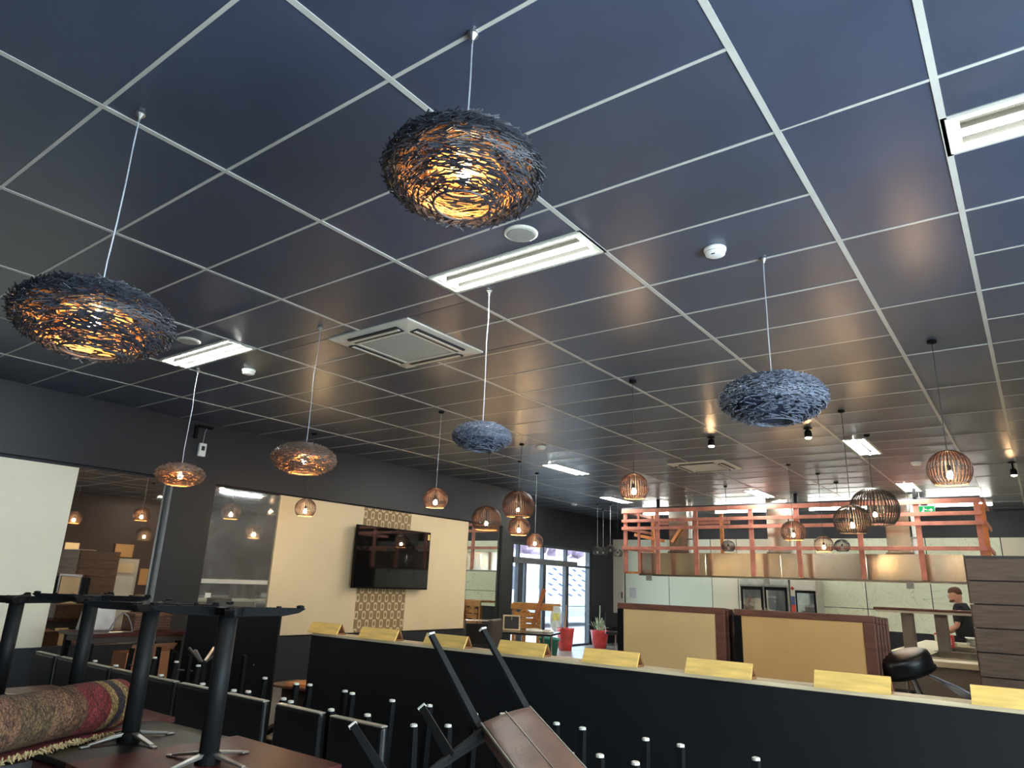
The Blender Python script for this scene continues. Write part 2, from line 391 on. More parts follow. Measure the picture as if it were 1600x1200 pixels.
# T-bar grid: main runners along Y, cross bars along X
for x in (-8.4, -7.2, -6.0, -4.8, -3.6, -2.4, -1.2, 0, .6, 1.8, 3.0):
    mb = MB(); segs = [(YF, YB)] if x > -8.35 else [(9.7, YB)]
    for a, b in segs:
        ys = [a]
        for h0, h1, b0, b1 in sorted(holes, key=lambda h: h[2]):
            if h0+.02 < x < h1-.02: ys += [b0, b1]
        ys.append(b)
        for k in range(0, len(ys), 2): mb.box(x-.014, x+.014, ys[k], ys[k+1], H-.004, H+.004)
    mb.build('grid_runner', M_grid, ce)
y = -5.4+.6; k = 0
while y < YB-.1:
    xs = [(-8.3 if y < 9.7 else XF, 0), (.6, XR)]
    if k % 2 == 1: xs.append((0, .6))
    hs = [(h[0], h[1]) for h in holes if h[2]+.03 < y < h[3]-.03]
    mb = MB()
    for a, b in xs:
        pts = [a]
        for h0, h1 in sorted(hs):
            if a <= h0 and h1 <= b: pts += [h0, h1]
        pts.append(b)
        for q in range(0, len(pts), 2): mb.box(pts[q], pts[q+1], y-.0085, y+.0085, H-.003, H+.004)
    mb.build('grid_crossbar', M_grid, ce)
    y += .6; k += 1
for h in holes[:10]:
    m = MB()
    m.box(h[0]-.01, h[1]+.01, h[2]-.01, h[2]+.004, H-.004, H+.004).box(h[0]-.01, h[1]+.01, h[3]-.004, h[3]+.01, H-.004, H+.004)
    m.box(h[0]-.01, h[0]+.004, h[2], h[3], H-.004, H+.004).box(h[1]-.004, h[1]+.01, h[2], h[3], H-.004, H+.004)
    m.build('light_opening_trim', M_grid, ce)

# left wall: bulkhead, columns, plinth with recessed boards and mirrors between
wl = struct(MB().box(XL-.3, XL-.10, YF-.2, 9.95, 0, H+.10).build('wall_left', M_wall))
MB().box(XL-.1, XL, YF-.2, 9.95, 2.70, H+.10).build('bulkhead', M_wall, wl)
MB().box(XL-.1, XL, YF-.2, 9.95, 0, .66).build('plinth', M_wall, wl)
MB().box(XL-.1, XL+.0, 9.6, 9.95, .66, 2.70).build('end_pier', M_col, wl)
MB().box(XL-.1, XL+.03, 2.44, 3.03, 0, 2.70).build('column', M_col, wl)
MB().box(XL-.1, XL+.028, 2.41, 2.44, 0, 2.70).build('column_side', M_colside, wl)  # column's side face, paler than its front
wr_ = struct(MB().box(XF-.2, XF, 9.95, 11.68, 0, H+.10).box(XF-.2, XF, 15.45, YB+.2, 0, H+.10).box(XF-.2, XF, 11.68, 15.45, 2.53, H+.10).build('wall_left_shopfront', M_wall))
struct(MB().box(XF-.2, XL-.1, 9.75, 9.95, 0, H+.10).build('wall_step', M_wall))
wb = struct(MB().box(XF-.2, XR+.2, YB, YB+.2, 0, H+.10).build('wall_back', M_wall))
wr = struct(MB().box(XR, XR+.2, 1.7, YB+.2, 0, H+.10).box(XR, XR+.2, YF-.2, -4.1, 0, H+.10).box(XR, XR+.2, -4.1, 1.7, 0, .35).box(XR, XR+.2, -4.1, 1.7, 2.75, H+.10).build('wall_right', M_brownwall))
wf = struct(MB().box(XF-.2, XR+.2, YF-.2, YF, 0, H+.10).build('wall_front', M_wall))
w2 = struct(MB().box(XR+.02, XR+.10, -4.1, 1.7, .35, .41).box(XR+.02, XR+.10, -4.1, 1.7, 2.69, 2.75).build('window_2', M_mull))
for yy in (-4.07, -2.2, -.25, 1.67): MB().box(XR+.02, XR+.10, yy-.03, yy+.03, .41, 2.69).build('mullion', M_mull, w2)
for a, b in ((-4.04, -2.23), (-2.17, -.28), (-.22, 1.64)): MB().box(XR+.055, XR+.062, a, b, .41, 2.69).build('window_pane', M_glass, w2)

# far kitchen wall cladding: sheets and veined tiles between z .8 and 2.92
clad = [(-9.83, -9.2, 'door'), (-9.16, -7.81, 'g'), (-7.79, -6.56, 'g'), (-6.54, -5.84, 'c'), (-5.82, -3.84, 'c'), (-3.82, -2.76, 'm'), (-2.74, -1.4, 'm'), (-1.38, .05, 'm'), (.07, 1.4, 'c'), (1.42, 3.48, 'c')]
for x0, x1, k in clad:
    if k == 'door': continue
    m = {'g': M_palegreen, 'c': M_cream, 'm': M_marble}[k]
    if k == 'm':
        MB().box(x0, x1, YB-.02, YB, .8, 1.27).build('wall_tile', m, wb); MB().box(x0, x1, YB-.02, YB, 1.285, 2.04).build('wall_tile', m, wb)
        MB().box(x0, x1, YB-.02, YB, 2.055, 2.92).build('wall_tile', m, wb)
    else: MB().box(x0, x1, YB-.02, YB, .8, 2.92).build('wall_sheet', m, wb)
dr = struct(MB().box(-9.83, -9.2, YB-.05, YB, .75, 2.93).build('door_1', M_offwhite))
MB().box(-9.27, -9.23, YB-.09, YB-.05, 1.25, 1.42).build('door_handle', M_chrome, dr)
nt_ = tag(MB().box(-9.06, -8.80, YB-.026, YB-.021, 1.24, 1.60).build('notice', M_white), 'white printed notice taped on pale green kitchen sheet near the door', 'notice')
mb = MB()
for i in range(7): mb.box(-9.03, -8.83-.06*((i*3) % 3), YB-.029, YB-.026, 1.29+.04*i, 1.30+.04*i)
mb.build('print_line', M_slot, nt_)

# boards and mirrors recessed in the left wall
def wallboard(name, y0, y1, z0, z1, m, label, cat, th=.03):
    o = MB().box(XL-.099, XL-.1+th+.02, y0, y1, z0, z1).build(name, m)
    return tag(o, label, cat)
wallboard('wall_board', -2.2, 1.319, .66, 2.66, M_cream, 'large off-white wall board at the far left edge of the room', 'board')
wallboard('wall_board', 4.14, 5.80, .68, 2.68, M_tan_board, 'cream wall board between the dusty mirror and the patterned wallpaper', 'board')
wallboard('wall_board', 6.93, 8.54, .68, 2.68, M_tan_board, 'cream wall board right of the patterned wallpaper and television', 'board')
wallboard('wallpaper_panel', 5.802, 6.928, .68, 2.68, M_paper, 'strip of brown and cream ogee wallpaper behind the television', 'wallpaper')
t = wallboard('wall_mirror', 1.32, 2.39, .66, 2.67, M_mirror_a, 'bronze-tinted wall mirror between off-white board and dark column', 'mirror', .02)
t = wallboard('wall_mirror', 3.05, 4.12, .66, 2.67, M_mirror_b, 'dusty scratched wall mirror right of the dark column', 'mirror', .02)
MB().box(XL-.06, XL-.045, 3.08, 4.10, 1.385, 1.44).build('ledge_strip', M_offwhite, t)
MB().box(XL-.06, XL-.052, 3.17, 3.25, 1.20, 1.26).build('socket_plate', M_white, t)
wallboard('wall_mirror', 8.56, 9.58, .66, 2.67, M_mirror_c, 'clear wall mirror reflecting the kitchen beside the shopfront corner', 'mirror', .02)

# television
tv = thing('television', 'wide black flat-screen television hung on the wallpaper strip', 'television', (XL+.1, 6.42, 1.87))
MB().box(-.03, .02, -.87, .87, -.50, .50).build('casing', M_black, tv, .008)
MB().box(.02, .026, -.855, .855, -.475, .485).build('screen', M_tvglass, tv)
MB().box(.026, .0275, .79, .84, .36, .46).build('rating_sticker', mat('yellow_sticker', (236, 214, 120), .5), tv)
MB().box(-.12, -.03, -.25, .25, -.2, .2).build('wall_bracket', M_black, tv)
MB().beam((.03, -.83, -.492), (.03, -.79, -.492), .004, .006).build('badge_strip', M_chrome, tv)

# small white unit hung on the bulkhead with dark bracket
t = thing('wall_sensor', 'small white sensor box dangling on a wire high on dark wall', 'sensor', (XL, 2.75, 3.12))
MB().box(0, .05, -.05, .05, -.09, .09).build('sensor_body', M_white, t, .01)
MB().box(.05, .055, -.022, .022, -.01, .05).build('lens', M_slot, t)
MB().tube([(.02, 0, .09), (.015, .01, .25), (.02, .03, .32)], .005, 6).build('wire', M_cord_l, t)
MB().box(0, .06, -.11, .1, .30, .33).box(0, .04, -.14, -.10, .14, .32).build('bracket', M_black, t)

# ------------------------------------------------------------------ shopfront window and door
ws = struct(MB().box(XF-.12, XF-.02, 11.68, 15.45, 2.47, 2.53).box(XF-.12, XF-.02, 11.68, 15.45, 0, .05).box(XF-.12, XF-.02, 11.68, 11.74, .05, 2.47).box(XF-.12, XF-.02, 15.39, 15.45, .05, 2.47).build('window_1', M_mull))
MB().box(XF-.13, XF+.03, 11.7, 14.65, 2.03, 2.17).build('transom', mat('transom_grey', (104, 104, 104), .5), ws)
MB().box(XF-.11, XF-.03, 14.65, 15.40, 2.03, 2.08).build('transom', M_mull, ws)
for yy, wd in ((11.98, .06), (13.05, .06), (14.18, .06)): MB().box(XF-.12, XF-.02, yy-wd/2, yy+wd/2, 2.17, 2.47).build('mullion', M_mull, ws)
for yy, wd in ((12.05, .2), (13.10, .14), (14.20, .15), (12.28, .05)): MB().box(XF-.12, XF-.01, yy-wd/2, yy+wd/2, .05, 2.03).build('mullion', M_mull, ws)
for a, b in ((11.74, 11.95), (12.01, 13.02), (13.08, 14.15), (14.21, 15.39)): MB().box(XF-.075, XF-.068, a, b, 2.17, 2.47).build('window_pane', M_glass, ws)
for a, b in ((11.74, 11.95), (12.30, 13.03), (13.17, 14.12), (14.27, 15.39)): MB().box(XF-.075, XF-.068, a, b, .05, 2.03).build('window_pane', M_glass, ws)
t = thing('window_sticker', 'round pale transfer with a yellow middle on the shopfront glass', 'sticker', (XF-.06, 13.75, .72))
M_st = mat('pale_sticker', (226, 234, 230), .5)
MB().tube([(0, 0, 0), (.004, 0, 0)], .34, 28).build('disc', M_st, t)
MB().box(.004, .008, -.2, .2, -.06, .12).build('yellow_patch', mat('yellow_patch', (230, 226, 130), .5), t)
t.scale = (1, .8, 1)

# outside: street, white decorated bus, hedge, facade
struct(MB().box(-34, XF-.2, 2, 40, -.12, -.02).build('street', M_asphalt))
bus = thing('bus', 'white bus with blue wave stripes parked outside the shopfront', 'vehicle', (-15.5, 22.0, 0), math.radians(0))
def rbox(mb, x0, x1, y0, y1, z0, z1): return mb.box(x0, x1, y0, y1, z0, z1)
rbox(MB(), -1.1, 1.1, -5, 4.5, .75, 2.35).build('body', M_van, bus, .18, True, 4)
rbox(MB(), -1.0, 1.0, -4.8, 4.3, 2.35, 2.62).build('roof_pod', M_van, bus, .1, True, 3)
MB().box(1.1, 1.13, -4.6, -3.0, 1.35, 2.15).build('side_window', M_vanwin, bus, .01)
MB().box(1.1, 1.13, 1.6, 4.0, 1.3, 2.2).build('side_window', M_vanwin, bus, .01)
MB().box(1.1, 1.125, -2.6, -1.9, 1.4, 2.1).build('louvre_panel', mat('grey_louvre', (150, 152, 160), .5), bus, .01)
mb = MB()
for i in range(6):
    for j in range(4):
        y0 = -1.5+j*.72+(.3 if i % 2 else 0); z0 = 1.2+i*.19
        pts = [(1.12, y0+q*.06, z0+.03*math.sin(q*.9)) for q in range(9)]
        mb.tube(pts, [.004, .02, .03, .035, .035, .03, .02, .015, .004], 5)
tag(mb.build('wave_print', M_wave, bus), kind='stuff')
for yy in (-3.4, 3.0): MB().tube([(.85, yy, .48), (1.12, yy, .48)], .46, 20).build('wheel', M_black, bus)
MB().box(-1.05, 1.05, -4.9, 4.4, .4, .75).build('skirt', mat('skirt_grey', (150, 152, 158), .5), bus)
hd = MB()
for i in range(160):
    x, yy, z = random.uniform(-21, -19.6), random.uniform(17, 33), random.uniform(.2, 4.4)
    r = random.uniform(.3, .6)
    hd.lathe([(0, -r), (r*.8, -r*.6), (r, 0), (r*.7, r*.7), (0, r)], 6, (x, yy, z))
tag(hd.build('hedge', M_hedge), 'tall hedge with purple-pink blossom across the street', 'hedge', kind='stuff')
fc = thing('shop_building', 'pale building across the street behind the hedge', 'building', (-27, 26, 0))
MB().box(-2, 0, -14, 14, 0, 9).build('facade', M_facade, fc)
for i in range(6): MB().box(0, .05, -12+i*4, -10+i*4, 5.2, 7.2).build('window', M_vanwin, fc)

# ================================================================== CEILING FITTINGS
def fluoro(kind, x, y, label, group='fluorescent troffers in the ceiling'):
    L, W = 1.2, .3
    t = thing('ceiling_light', label, 'light', (x+.6, y+.15, H) if kind == 'x' else (x+.15, y+.6, H), 0 if kind == 'x' else PI/2, group)
    a, b = L/2-.006, W/2-.006
    MB().box(-a, a, -b, b, .045, .05).build('back_tray', M_refl, t)
    fr = MB().box(-a, a, -b, -b+.022, -.006, .016).box(-a, a, b-.022, b, -.006, .016).box(-a, -a+.02, -b+.022, b-.022, -.006, .016).box(a-.02, a, -b+.022, b-.022, -.006, .016)
    fr.build('frame', M_case, t)
    MB().box(-a+.02, a-.02, -.006, .006, .018, .045).build('centre_rib', M_refl, t)
    MB().tube([(-a+.04, 0, .0), (a-.04, 0, .0)], .0155, 8).build('tube', M_tube, t)
    for s in (-1, 1):
        q = MB().tube([(-a+.04, s*.118, .004), (a-.04, s*.118, .004)], .0115, 8).build('tube', M_tube, t)  # outer tubes glow in place of the fitting's bright side rails
        for e in (-1, 1): MB().box(e*(a-.035)-.015, e*(a-.035)+.015, s*.075-.055, s*.075+.055, -.004, .045).build('lamp_holder', M_case, t)
        MB().poly([(-a+.02, s*.124, .0), (-a+.02, s*.124, .008), (-a+.02, s*.10, .045), (-a+.02, s*.096, .045)], 2*a-.04, (1, 0, 0)).build('reflector', M_refl, t)
    return t
labs = ['bright fluorescent ceiling light right of the big near nest pendant', 'bright fluorescent ceiling light above the far-left white wall sensor beside the left nest pendant',
        'bright fluorescent ceiling light cut by the right edge of the picture', 'lit ceiling light just above the large dark slatted globe',
        'long lit ceiling light above the shopfront, nearest the left wall', 'lit ceiling light right behind the small lit globe above left frame corner',
        'lit ceiling light over the middle of the timber frame', 'small-looking lit ceiling light left of the lit globe at far right', 'added ceiling light, unseen at the right, nearer one', 'added ceiling light, unseen at the right, farther one']
for (k, x, y), lb in zip(lights, labs): fluoro(k, x, y, lb)
def batten(x0, x1, y, z, label):
    t = thing('strip_light', label, 'light', ((x0+x1)/2, y, z), 0, 'bare strip lights above the kitchen')
    h = (x1-x0)/2
    MB().box(-h, h, -.05, .05, .03, .08).build('housing', M_case, t)
    MB().tube([(-h+.02, 0, 0), (h-.02, 0, 0)], .026, 8).build('tube', M_tube2, t)
    for e in (-1, 1): MB().box(e*(h-.01)-.01, e*(h-.01)+.01, -.035, .035, -.035, .05).build('lamp_holder', M_case, t)
    MB().box(-h*.7, -h*.7+.03, -.015, .015, .08, H-z).box(h*.7, h*.7+.03, -.015, .015, .08, H-z).build('hanger', M_case, t)
batten(-7.35, -6.3, 14.3, 3.38, 'leftmost strip light behind the timber frame')
batten(-5.45, -4.2, 14.3, 3.38, 'strip light behind the timber frame, right of the left steel duct')
batten(-3.3, -2.1, 14.3, 3.38, 'strip light behind the frame right of the middle steel duct')
batten(-1.0, .12, 14.3, 3.38, 'rightmost strip light by the green exit sign')

def cassette(x0, y0, sz, label):
    t = thing('air_conditioner', label, 'air conditioner', (x0+sz/2, y0+sz/2, H), 0, 'ceiling cassette air conditioners')
    h = sz/2
    m = MB()                                       # sloping outer frame ring
    for a in range(4):
        R = Matrix.Rotation(a*PI/2, 4, 'Z')
        P = [(-h, -h, -.012), (h, -h, -.012), (h*.60, -h*.60, -.035), (-h*.60, -h*.60, -.035)]
        P = [tuple(R @ Vector(p)) for p in P]; m.poly(P, .02, (0, 0, 1))
    m.build('panel_frame', M_offwhite, t, .003)
    g = MB().box(-h*.58, h*.58, -h*.58, h*.58, -.030, -.02).build('intake_grille', M_grille, t)
    mb = MB()
    for i in range(24): mb.box(-h*.56, h*.56, -h*.56+i*h*1.12/24, -h*.56+i*h*1.12/24+.006, -.034, -.030)
    tag(mb.build('grille_lines', M_offwhite, g), kind='stuff')
    for a in range(4):
        R = Matrix.Rotation(a*PI/2, 4, 'Z')
        MB().box(-h*.62, h*.62, -h*.88, -h*.68, -.0345, -.022, R).build('outlet_slot', M_slot, t)
        MB().box(-h*.60, h*.60, -h*.82, -h*.76, -.040, -.034, R).build('louvre', M_offwhite, t)
    return t
cassette(-3.99, 1.36, .95, 'square ceiling air conditioner in front of the unlit round nest pendants')
cassette(-3.97, 8.25, .92, 'far ceiling air conditioner above the timber frame')

def detector(x, y, r, h, name, label, group=None):
    t = thing(name, label, 'detector' if h > .02 else 'speaker', (x, y, H), 0, group)
    if h > .02:
        MB().lathe([(r*1.1, 0), (r*1.1, -h*.3), (r, -h*.45), (r*.95, -h*.8), (r*.6, -h), (0, -h)], 20).build('body', M_white, t, 0, True)
        MB().lathe([(r*.98, -h*.5), (r*1.0, -h*.55), (r*.97, -h*.62)], 20).build('vent_ring', M_grille, t)
        MB().box(-.01, .01, -r*.7, -r*.55, -h*1.0, -h*.93).build('indicator', M_slot, t)
    else:
        MB().lathe([(r, 0), (r, -.006), (r*.9, -.012), (0, -.012)], 24).build('rim', M_offwhite, t)
        MB().lathe([(r*.8, -.012), (r*.8, -.016), (0, -.018)], 24).build('mesh_cover', M_grille, t)
detector(-.63, 1.52, .06, .05, 'smoke_detector', 'white smoke detector on the open ceiling right of the near fluorescent light')
detector(-5.47, 1.56, .06, .05, 'smoke_detector', 'white smoke detector just below the left bright fluorescent ceiling light')
detector(-.59, 9.59, .07, .05, 'smoke_detector', 'small far smoke detector left of the lit globe at right')
detector(-5.01, 6.13, .07, .05, 'smoke_detector', 'far smoke detector above the long light near the shopfront')
detector(-8.41, 12.62, .07, .05, 'smoke_detector', 'distant smoke detector above the shopfront windows')
detector(-1.50, .74, .10, .01, 'ceiling_speaker', 'flat round ceiling plate between the big nest pendant and its light')
detector(-5.14, .74, .10, .01, 'ceiling_speaker', 'flat round ceiling plate above the left fluorescent light')
detector(-4.6, 11.8, .10, .01, 'ceiling_speaker', 'flat round ceiling plate beyond the far air conditioner')
detector(-.35, 11.4, .10, .01, 'ceiling_speaker', 'flat round ceiling plate over the big dark slatted globes')

def spot(x, y, drop, label):
    t = thing('spotlight', label, 'spotlight', (x, y, H))
    MB().lathe([(.05, 0), (.05, -.012), (.012, -.014), (.012, -drop)], 16).build('mount', M_black, t)
    b = MB().lathe([(.03, 0), (.042, -.02), (.045, -.09), (.040, -.09)], 16, (0, 0, -drop)).build('can', M_black, t, 0, True)
    MB().lathe([(.038, 0), (.03, -.018), (0, -.026)], 16, (0, 0, -drop-.085)).build('lamp_face', M_spot, t)
spot(-2.6, 6.6, .03, 'glowing ceiling spotlight left of the unlit slate nest pendant')
spot(-1.38, 6.6, .03, 'glowing ceiling spotlight at the lower right of the slate nest pendant')
spot(.56, 10.1, .10, 'glowing spotlight by the right edge of the picture')

# exit sign
t = thing('exit_sign', 'green lit exit sign under the ceiling behind the timber frame', 'sign', (-.90, 13.0, 3.155)); t.scale = (.9,)*3
MB().box(-.17, .17, -.02, .02, -.09, .09).build('housing', M_white, t)
MB().box(-.16, .16, -.026, -.02, -.08, .08).build('face', M_exit, t)
mw = MB()
def glyphs(mb, word, x, z, hgt, y):
    wd = hgt*.55; s = hgt*.16
    for ch in word:
        if ch == 'E': mb.box(x, x+s, y-.002, y, z, z+hgt); [mb.box(x, x+wd, y-.002, y, z+q*(hgt-s), z+q*(hgt-s)+s) for q in (0, .5, 1)]
        if ch == 'X': mb.beam((x, y, z), (x+wd, y, z+hgt), s, .002, (0, 1, 0)).beam((x+wd, y, z), (x, y, z+hgt), s, .002, (0, 1, 0))
        if ch == 'I': mb.box(x+wd*.35, x+wd*.35+s, y-.002, y, z, z+hgt)
        if ch == 'T': mb.box(x, x+wd, y-.002, y, z+hgt-s, z+hgt).box(x+wd/2-s/2, x+wd/2+s/2, y-.002, y, z, z+hgt)
        x += wd+hgt*.15
# running figure and arrow as on such signs
mw.lathe([(0, -.016), (.016, 0), (0, .016)], 8, (-.03, -.028, .05)).beam((-.03, -.028, .03), (-.05, -.028, -.02), .004, .025, (1, 0, 0)).beam((-.05, -.028, -.02), (-.09, -.028, -.05), .004, .014, (0, 0, 1)).beam((-.05, -.028, -.02), (-.02, -.028, -.06), .004, .014, (1, 0, 0)).beam((-.02, -.028, .02), (.03, -.028, .0), .004, .012)
mw.beam((.05, -.028, 0), (.11, -.028, 0), .004, .018).beam((.09, -.028, .03), (.125, -.028, 0), .004, .016).beam((.09, -.028, -.03), (.125, -.028, 0), .004, .016)
mw.build('running_figure', M_white, t)
MB().box(-.1, -.09, -.005, .005, .09, .38).box(.09, .1, -.005, .005, .09, .38).build('hanger', M_white, t)

# ================================================================== NEST PENDANTS
def nest_meshes(key, nst, stickm, lining, seed, hole=.34):
    rnd = random.Random(seed); a, c = .5, .25
    mb = MB()
    for i in range(nst):
        while True:
            u = rnd.uniform(-1, 1); th = rnd.uniform(0, 2*PI); r = math.sqrt(1-u*u)
            if u < 0 and r < hole/.5*.62: continue
            if lining != 'warm' and u < -.30 and rnd.random() < .55+.5*(-u-.3): continue
            break
        k = rnd.uniform(.93, 1.0)
        p = Vector((a*r*math.cos(th)*k, a*r*math.sin(th)*k, c*u*k))
        nrm = Vector((p.x/a/a, p.y/a/a, p.z/c/c)).normalized()
        tg = Vector((-math.sin(th), math.cos(th), 0)); bt = nrm.cross(tg)
        d = (tg + bt*rnd.gauss(0, .20) + nrm*rnd.gauss(.06, .16+.16*r)).normalized(); L = rnd.uniform(.06, .125)
        w0 = rnd.uniform(.0048, .0066) if lining == 'warm' else rnd.uniform(.006, .0085)
        mb.beam(p-d*L/2, p+d*L/2, w0, w0*1.3, tuple(nrm))
    for j in range(16):                             # rim twigs round the bottom opening
        pass
    me = mb.mesh(key+'_twigs', stickm)
    inn = MB()
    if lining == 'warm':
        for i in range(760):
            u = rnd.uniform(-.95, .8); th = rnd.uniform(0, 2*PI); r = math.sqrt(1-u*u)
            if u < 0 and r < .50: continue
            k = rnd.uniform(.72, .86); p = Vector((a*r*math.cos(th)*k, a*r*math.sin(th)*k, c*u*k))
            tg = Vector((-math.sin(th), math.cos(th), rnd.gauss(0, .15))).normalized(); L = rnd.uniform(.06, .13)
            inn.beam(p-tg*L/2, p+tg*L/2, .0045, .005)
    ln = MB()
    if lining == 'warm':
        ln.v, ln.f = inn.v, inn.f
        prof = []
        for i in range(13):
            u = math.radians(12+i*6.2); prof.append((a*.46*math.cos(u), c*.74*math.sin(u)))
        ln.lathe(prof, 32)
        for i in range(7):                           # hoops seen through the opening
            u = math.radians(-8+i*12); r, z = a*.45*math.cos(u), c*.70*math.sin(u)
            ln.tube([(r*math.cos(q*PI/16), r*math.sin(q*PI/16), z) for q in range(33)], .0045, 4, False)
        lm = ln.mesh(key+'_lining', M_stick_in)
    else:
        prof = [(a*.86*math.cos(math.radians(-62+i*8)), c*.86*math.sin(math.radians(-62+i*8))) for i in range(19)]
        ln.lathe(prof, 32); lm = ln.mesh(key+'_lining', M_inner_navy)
    rim = MB(); rz = -c*math.sqrt(1-(.17/.5)**2)*.97
    rr = .175
    rim.tube([(rr*math.cos(q*PI/16), rr*math.sin(q*PI/16), rz) for q in range(33)], .008, 6, False)
    for j in range(70):
        th = rnd.uniform(0, 2*PI); p = Vector((rr*math.cos(th), rr*math.sin(th), rz+.002)); d = Vector((math.cos(th+rnd.gauss(0.9, .4)), math.sin(th+rnd.gauss(.9, .4)), rnd.gauss(.02, .1)))
        rim.beam(p, p+d*rnd.uniform(.04, .08), .006, .006)
    rm = rim.mesh(key+'_rim', stickm)
    return me, lm, rm
NA = nest_meshes('nest', 2900, M_stick, 'warm', 3)
M_stick_br = mat('brown_twig', (96, 80, 70), .5, var=.3, scale=30)
def recol(me, m):
    c = me.copy(); c.materials.clear(); c.materials.append(m); return c
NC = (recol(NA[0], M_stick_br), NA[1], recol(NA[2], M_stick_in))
NB = nest_meshes('slate_nest', 3600, M_stick_navy, 'navy', 5)
def linkmesh(name, me, parent, kind=None):
    o = bpy.data.objects.new(name, me); C.objects.link(o); o.parent = parent
    if kind: o['kind'] = kind
    return o
bulb_me = MB().lathe([(0, -.06), (.03, -.05), (.044, -.02), (.04, .01), (.018, .045), (.015, .06)], 14).mesh('bulb', M_bulb)
for p in bulb_me.polygons: p.use_smooth = True
bulb_off = MB().lathe([(0, -.06), (.03, -.05), (.044, -.02), (.04, .01), (.018, .045), (.015, .06)], 14).mesh('bulb_off', M_offwhite)
M_bulb2 = emission('amber_bulb', (1, .64, .31), 75)
bulb_g = bulb_me.copy(); bulb_g.materials.clear(); bulb_g.materials.append(M_bulb2)
sock_me = MB().lathe([(.02, .05), (.022, .12), (.012, .13)], 12).mesh('socket', M_black)
def cord(t, z, m, s=1, wob=0, r=.0035):
    """cord from the lamp's top to the ceiling rose, in the lamp's own units"""
    L = (H-z)/s; pts = [(0, 0, .12)] + [(wob*math.sin(q*1.7)/s, wob*math.cos(q*2.3)/s, .12+(L-.12)*q/5) for q in range(1, 5)] + [(0, 0, L)]
    MB().tube(pts, r/s, 6).build('cord', m, t)
    MB().lathe([(.02/s, L), (.022/s, L-.012/s), (.006/s, L-.035/s), (.004/s, L-.05/s)], 12).build('ceiling_hook', M_black if m is M_cord_d else M_alu, t)
def nest(x, y, z, d, label, meshes=NA, lit=True, cm=None, group='woven nest pendants'):
    t = thing('nest_pendant', label, 'pendant lamp', (x, y, z), random.uniform(0, 6), group); t.scale = (d, d, d)
    linkmesh('woven_shade', meshes[0], t, 'stuff'); linkmesh('inner_lining', meshes[1], t); linkmesh('opening_rim', meshes[2], t)
    o = linkmesh('bulb', bulb_me if lit else bulb_off, t); o.scale = (.9/d*.6,)*3 if lit else (1, 1, 1); o.location = (0, 0, -.02)
    o2 = linkmesh('socket', sock_me, t); o2.scale = o.scale; o2.location = o.location
    cord(t, z, cm or M_cord_l, d, .004)
nest(-.76, -.60, 2.90, .56, 'big lit nest pendant nearest the camera, upper middle')
nest(-2.30, -1.08, 2.50, .60, 'lit dark nest pendant at the left edge of the picture')
nest(-5.94, 1.29, 2.427, .45, 'small lit nest pendant in front of the dark column', NC)
nest(-3.81, 1.13, 2.40, .49, 'lit nest pendant below the square air conditioner', NC)
nest(-2.16, 1.28, 2.448, .385, 'unlit slate-blue nest pendant over the television wall', NB, False)
nest(-.43, 1.79, 2.604, .585, 'large unlit slate-blue nest pendant with a plain dark underside', NB, False)

# ================================================================== SLATTED GLOBE PENDANTS
def globe_meshes(key, m, nrib=34, flat=.86, rimm=None):
    a = .5
    prof = []                                        # polar profile, open at the bottom
    for i in range(11):
        u = math.radians(78-i*12.6)
        prof.append((a*math.cos(u)**.85 if math.cos(u) > 0 else 0, a*flat*math.sin(u)))
    rb = MB()
    for j in range(nrib):
        th = 2*PI*j/nrib; pts = [(r*math.cos(th), r*math.sin(th), z) for r, z in prof]
        for q in range(len(pts)-1):
            nrm = Vector((math.cos(th), math.sin(th), .2)); rb.beam(pts[q], pts[q+1], .020, .012, tuple(nrm))
    r_me = rb.mesh(key+'_ribs', m)
    cp = MB().lathe([(0, a*flat*1.0), (.09, a*flat*.995), (prof[0][0]+.05, prof[0][1]+.005), (prof[1][0]+.008, prof[1][1]+.004), (prof[1][0]-.01, prof[1][1]-.008)], 28).mesh(key+'_cap', m)
    rr, zz = prof[-1]
    rm = MB()
    rm.tube([(rr*math.cos(q*PI/16), rr*math.sin(q*PI/16), zz) for q in range(33)], .013, 6, False)
    rme = rm.mesh(key+'_rim', rimm or M_stick_in)  # default pale rim colour stands in for bulb light on it
    hp = MB()
    for i in (3, 6, 8):
        r, z = prof[i]; hp.tube([((r-.012)*math.cos(q*PI/16), (r-.012)*math.sin(q*PI/16), z) for q in range(33)], .006, 5, False)
    return r_me, cp, rme, hp.mesh(key+'_hoops', m)
GA = globe_meshes('globe', M_rib, 34, .95)
GB = globe_meshes('flat_globe', M_rib, 44, .90)
GC = globe_meshes('dark_globe', M_rib_dk, 44, .90, M_rib_dk)
def globe(x, y, z, d, label, meshes=GA, lit=True, cm=None, group='slatted globe pendants'):
    t = thing('globe_pendant', label, 'pendant lamp', (x, y, z), random.uniform(0, 6), group); t.scale = (d*.95,)*3; d *= .95
    for nm, me in zip(('rib_cage', 'top_cap', 'bottom_rim', 'hoops'), meshes):
        linkmesh(nm, me, t, 'stuff' if nm == 'rib_cage' else None)
    o = linkmesh('bulb', bulb_g if lit else bulb_off, t); k = .55/d; o.scale = (k,)*3; o.location = (0, 0, -.12)
    o2 = linkmesh('socket', sock_me, t); o2.scale = (k,)*3; o2.location = o.location
    s = MB().tube([(0, 0, -.12+.13*k), (0, 0, .48)], .012, 6).build('stem', M_black, t)
    L = (H-z)/d
    MB().tube([(0, 0, .42), (0, 0, L)], .003/d, 6).build('cord', cm or M_cord_d, t)
    MB().lathe([(.035/d, L), (.035/d, L-.02/d), (.006/d, L-.03/d)], 12).build('ceiling_rose', M_black, t)
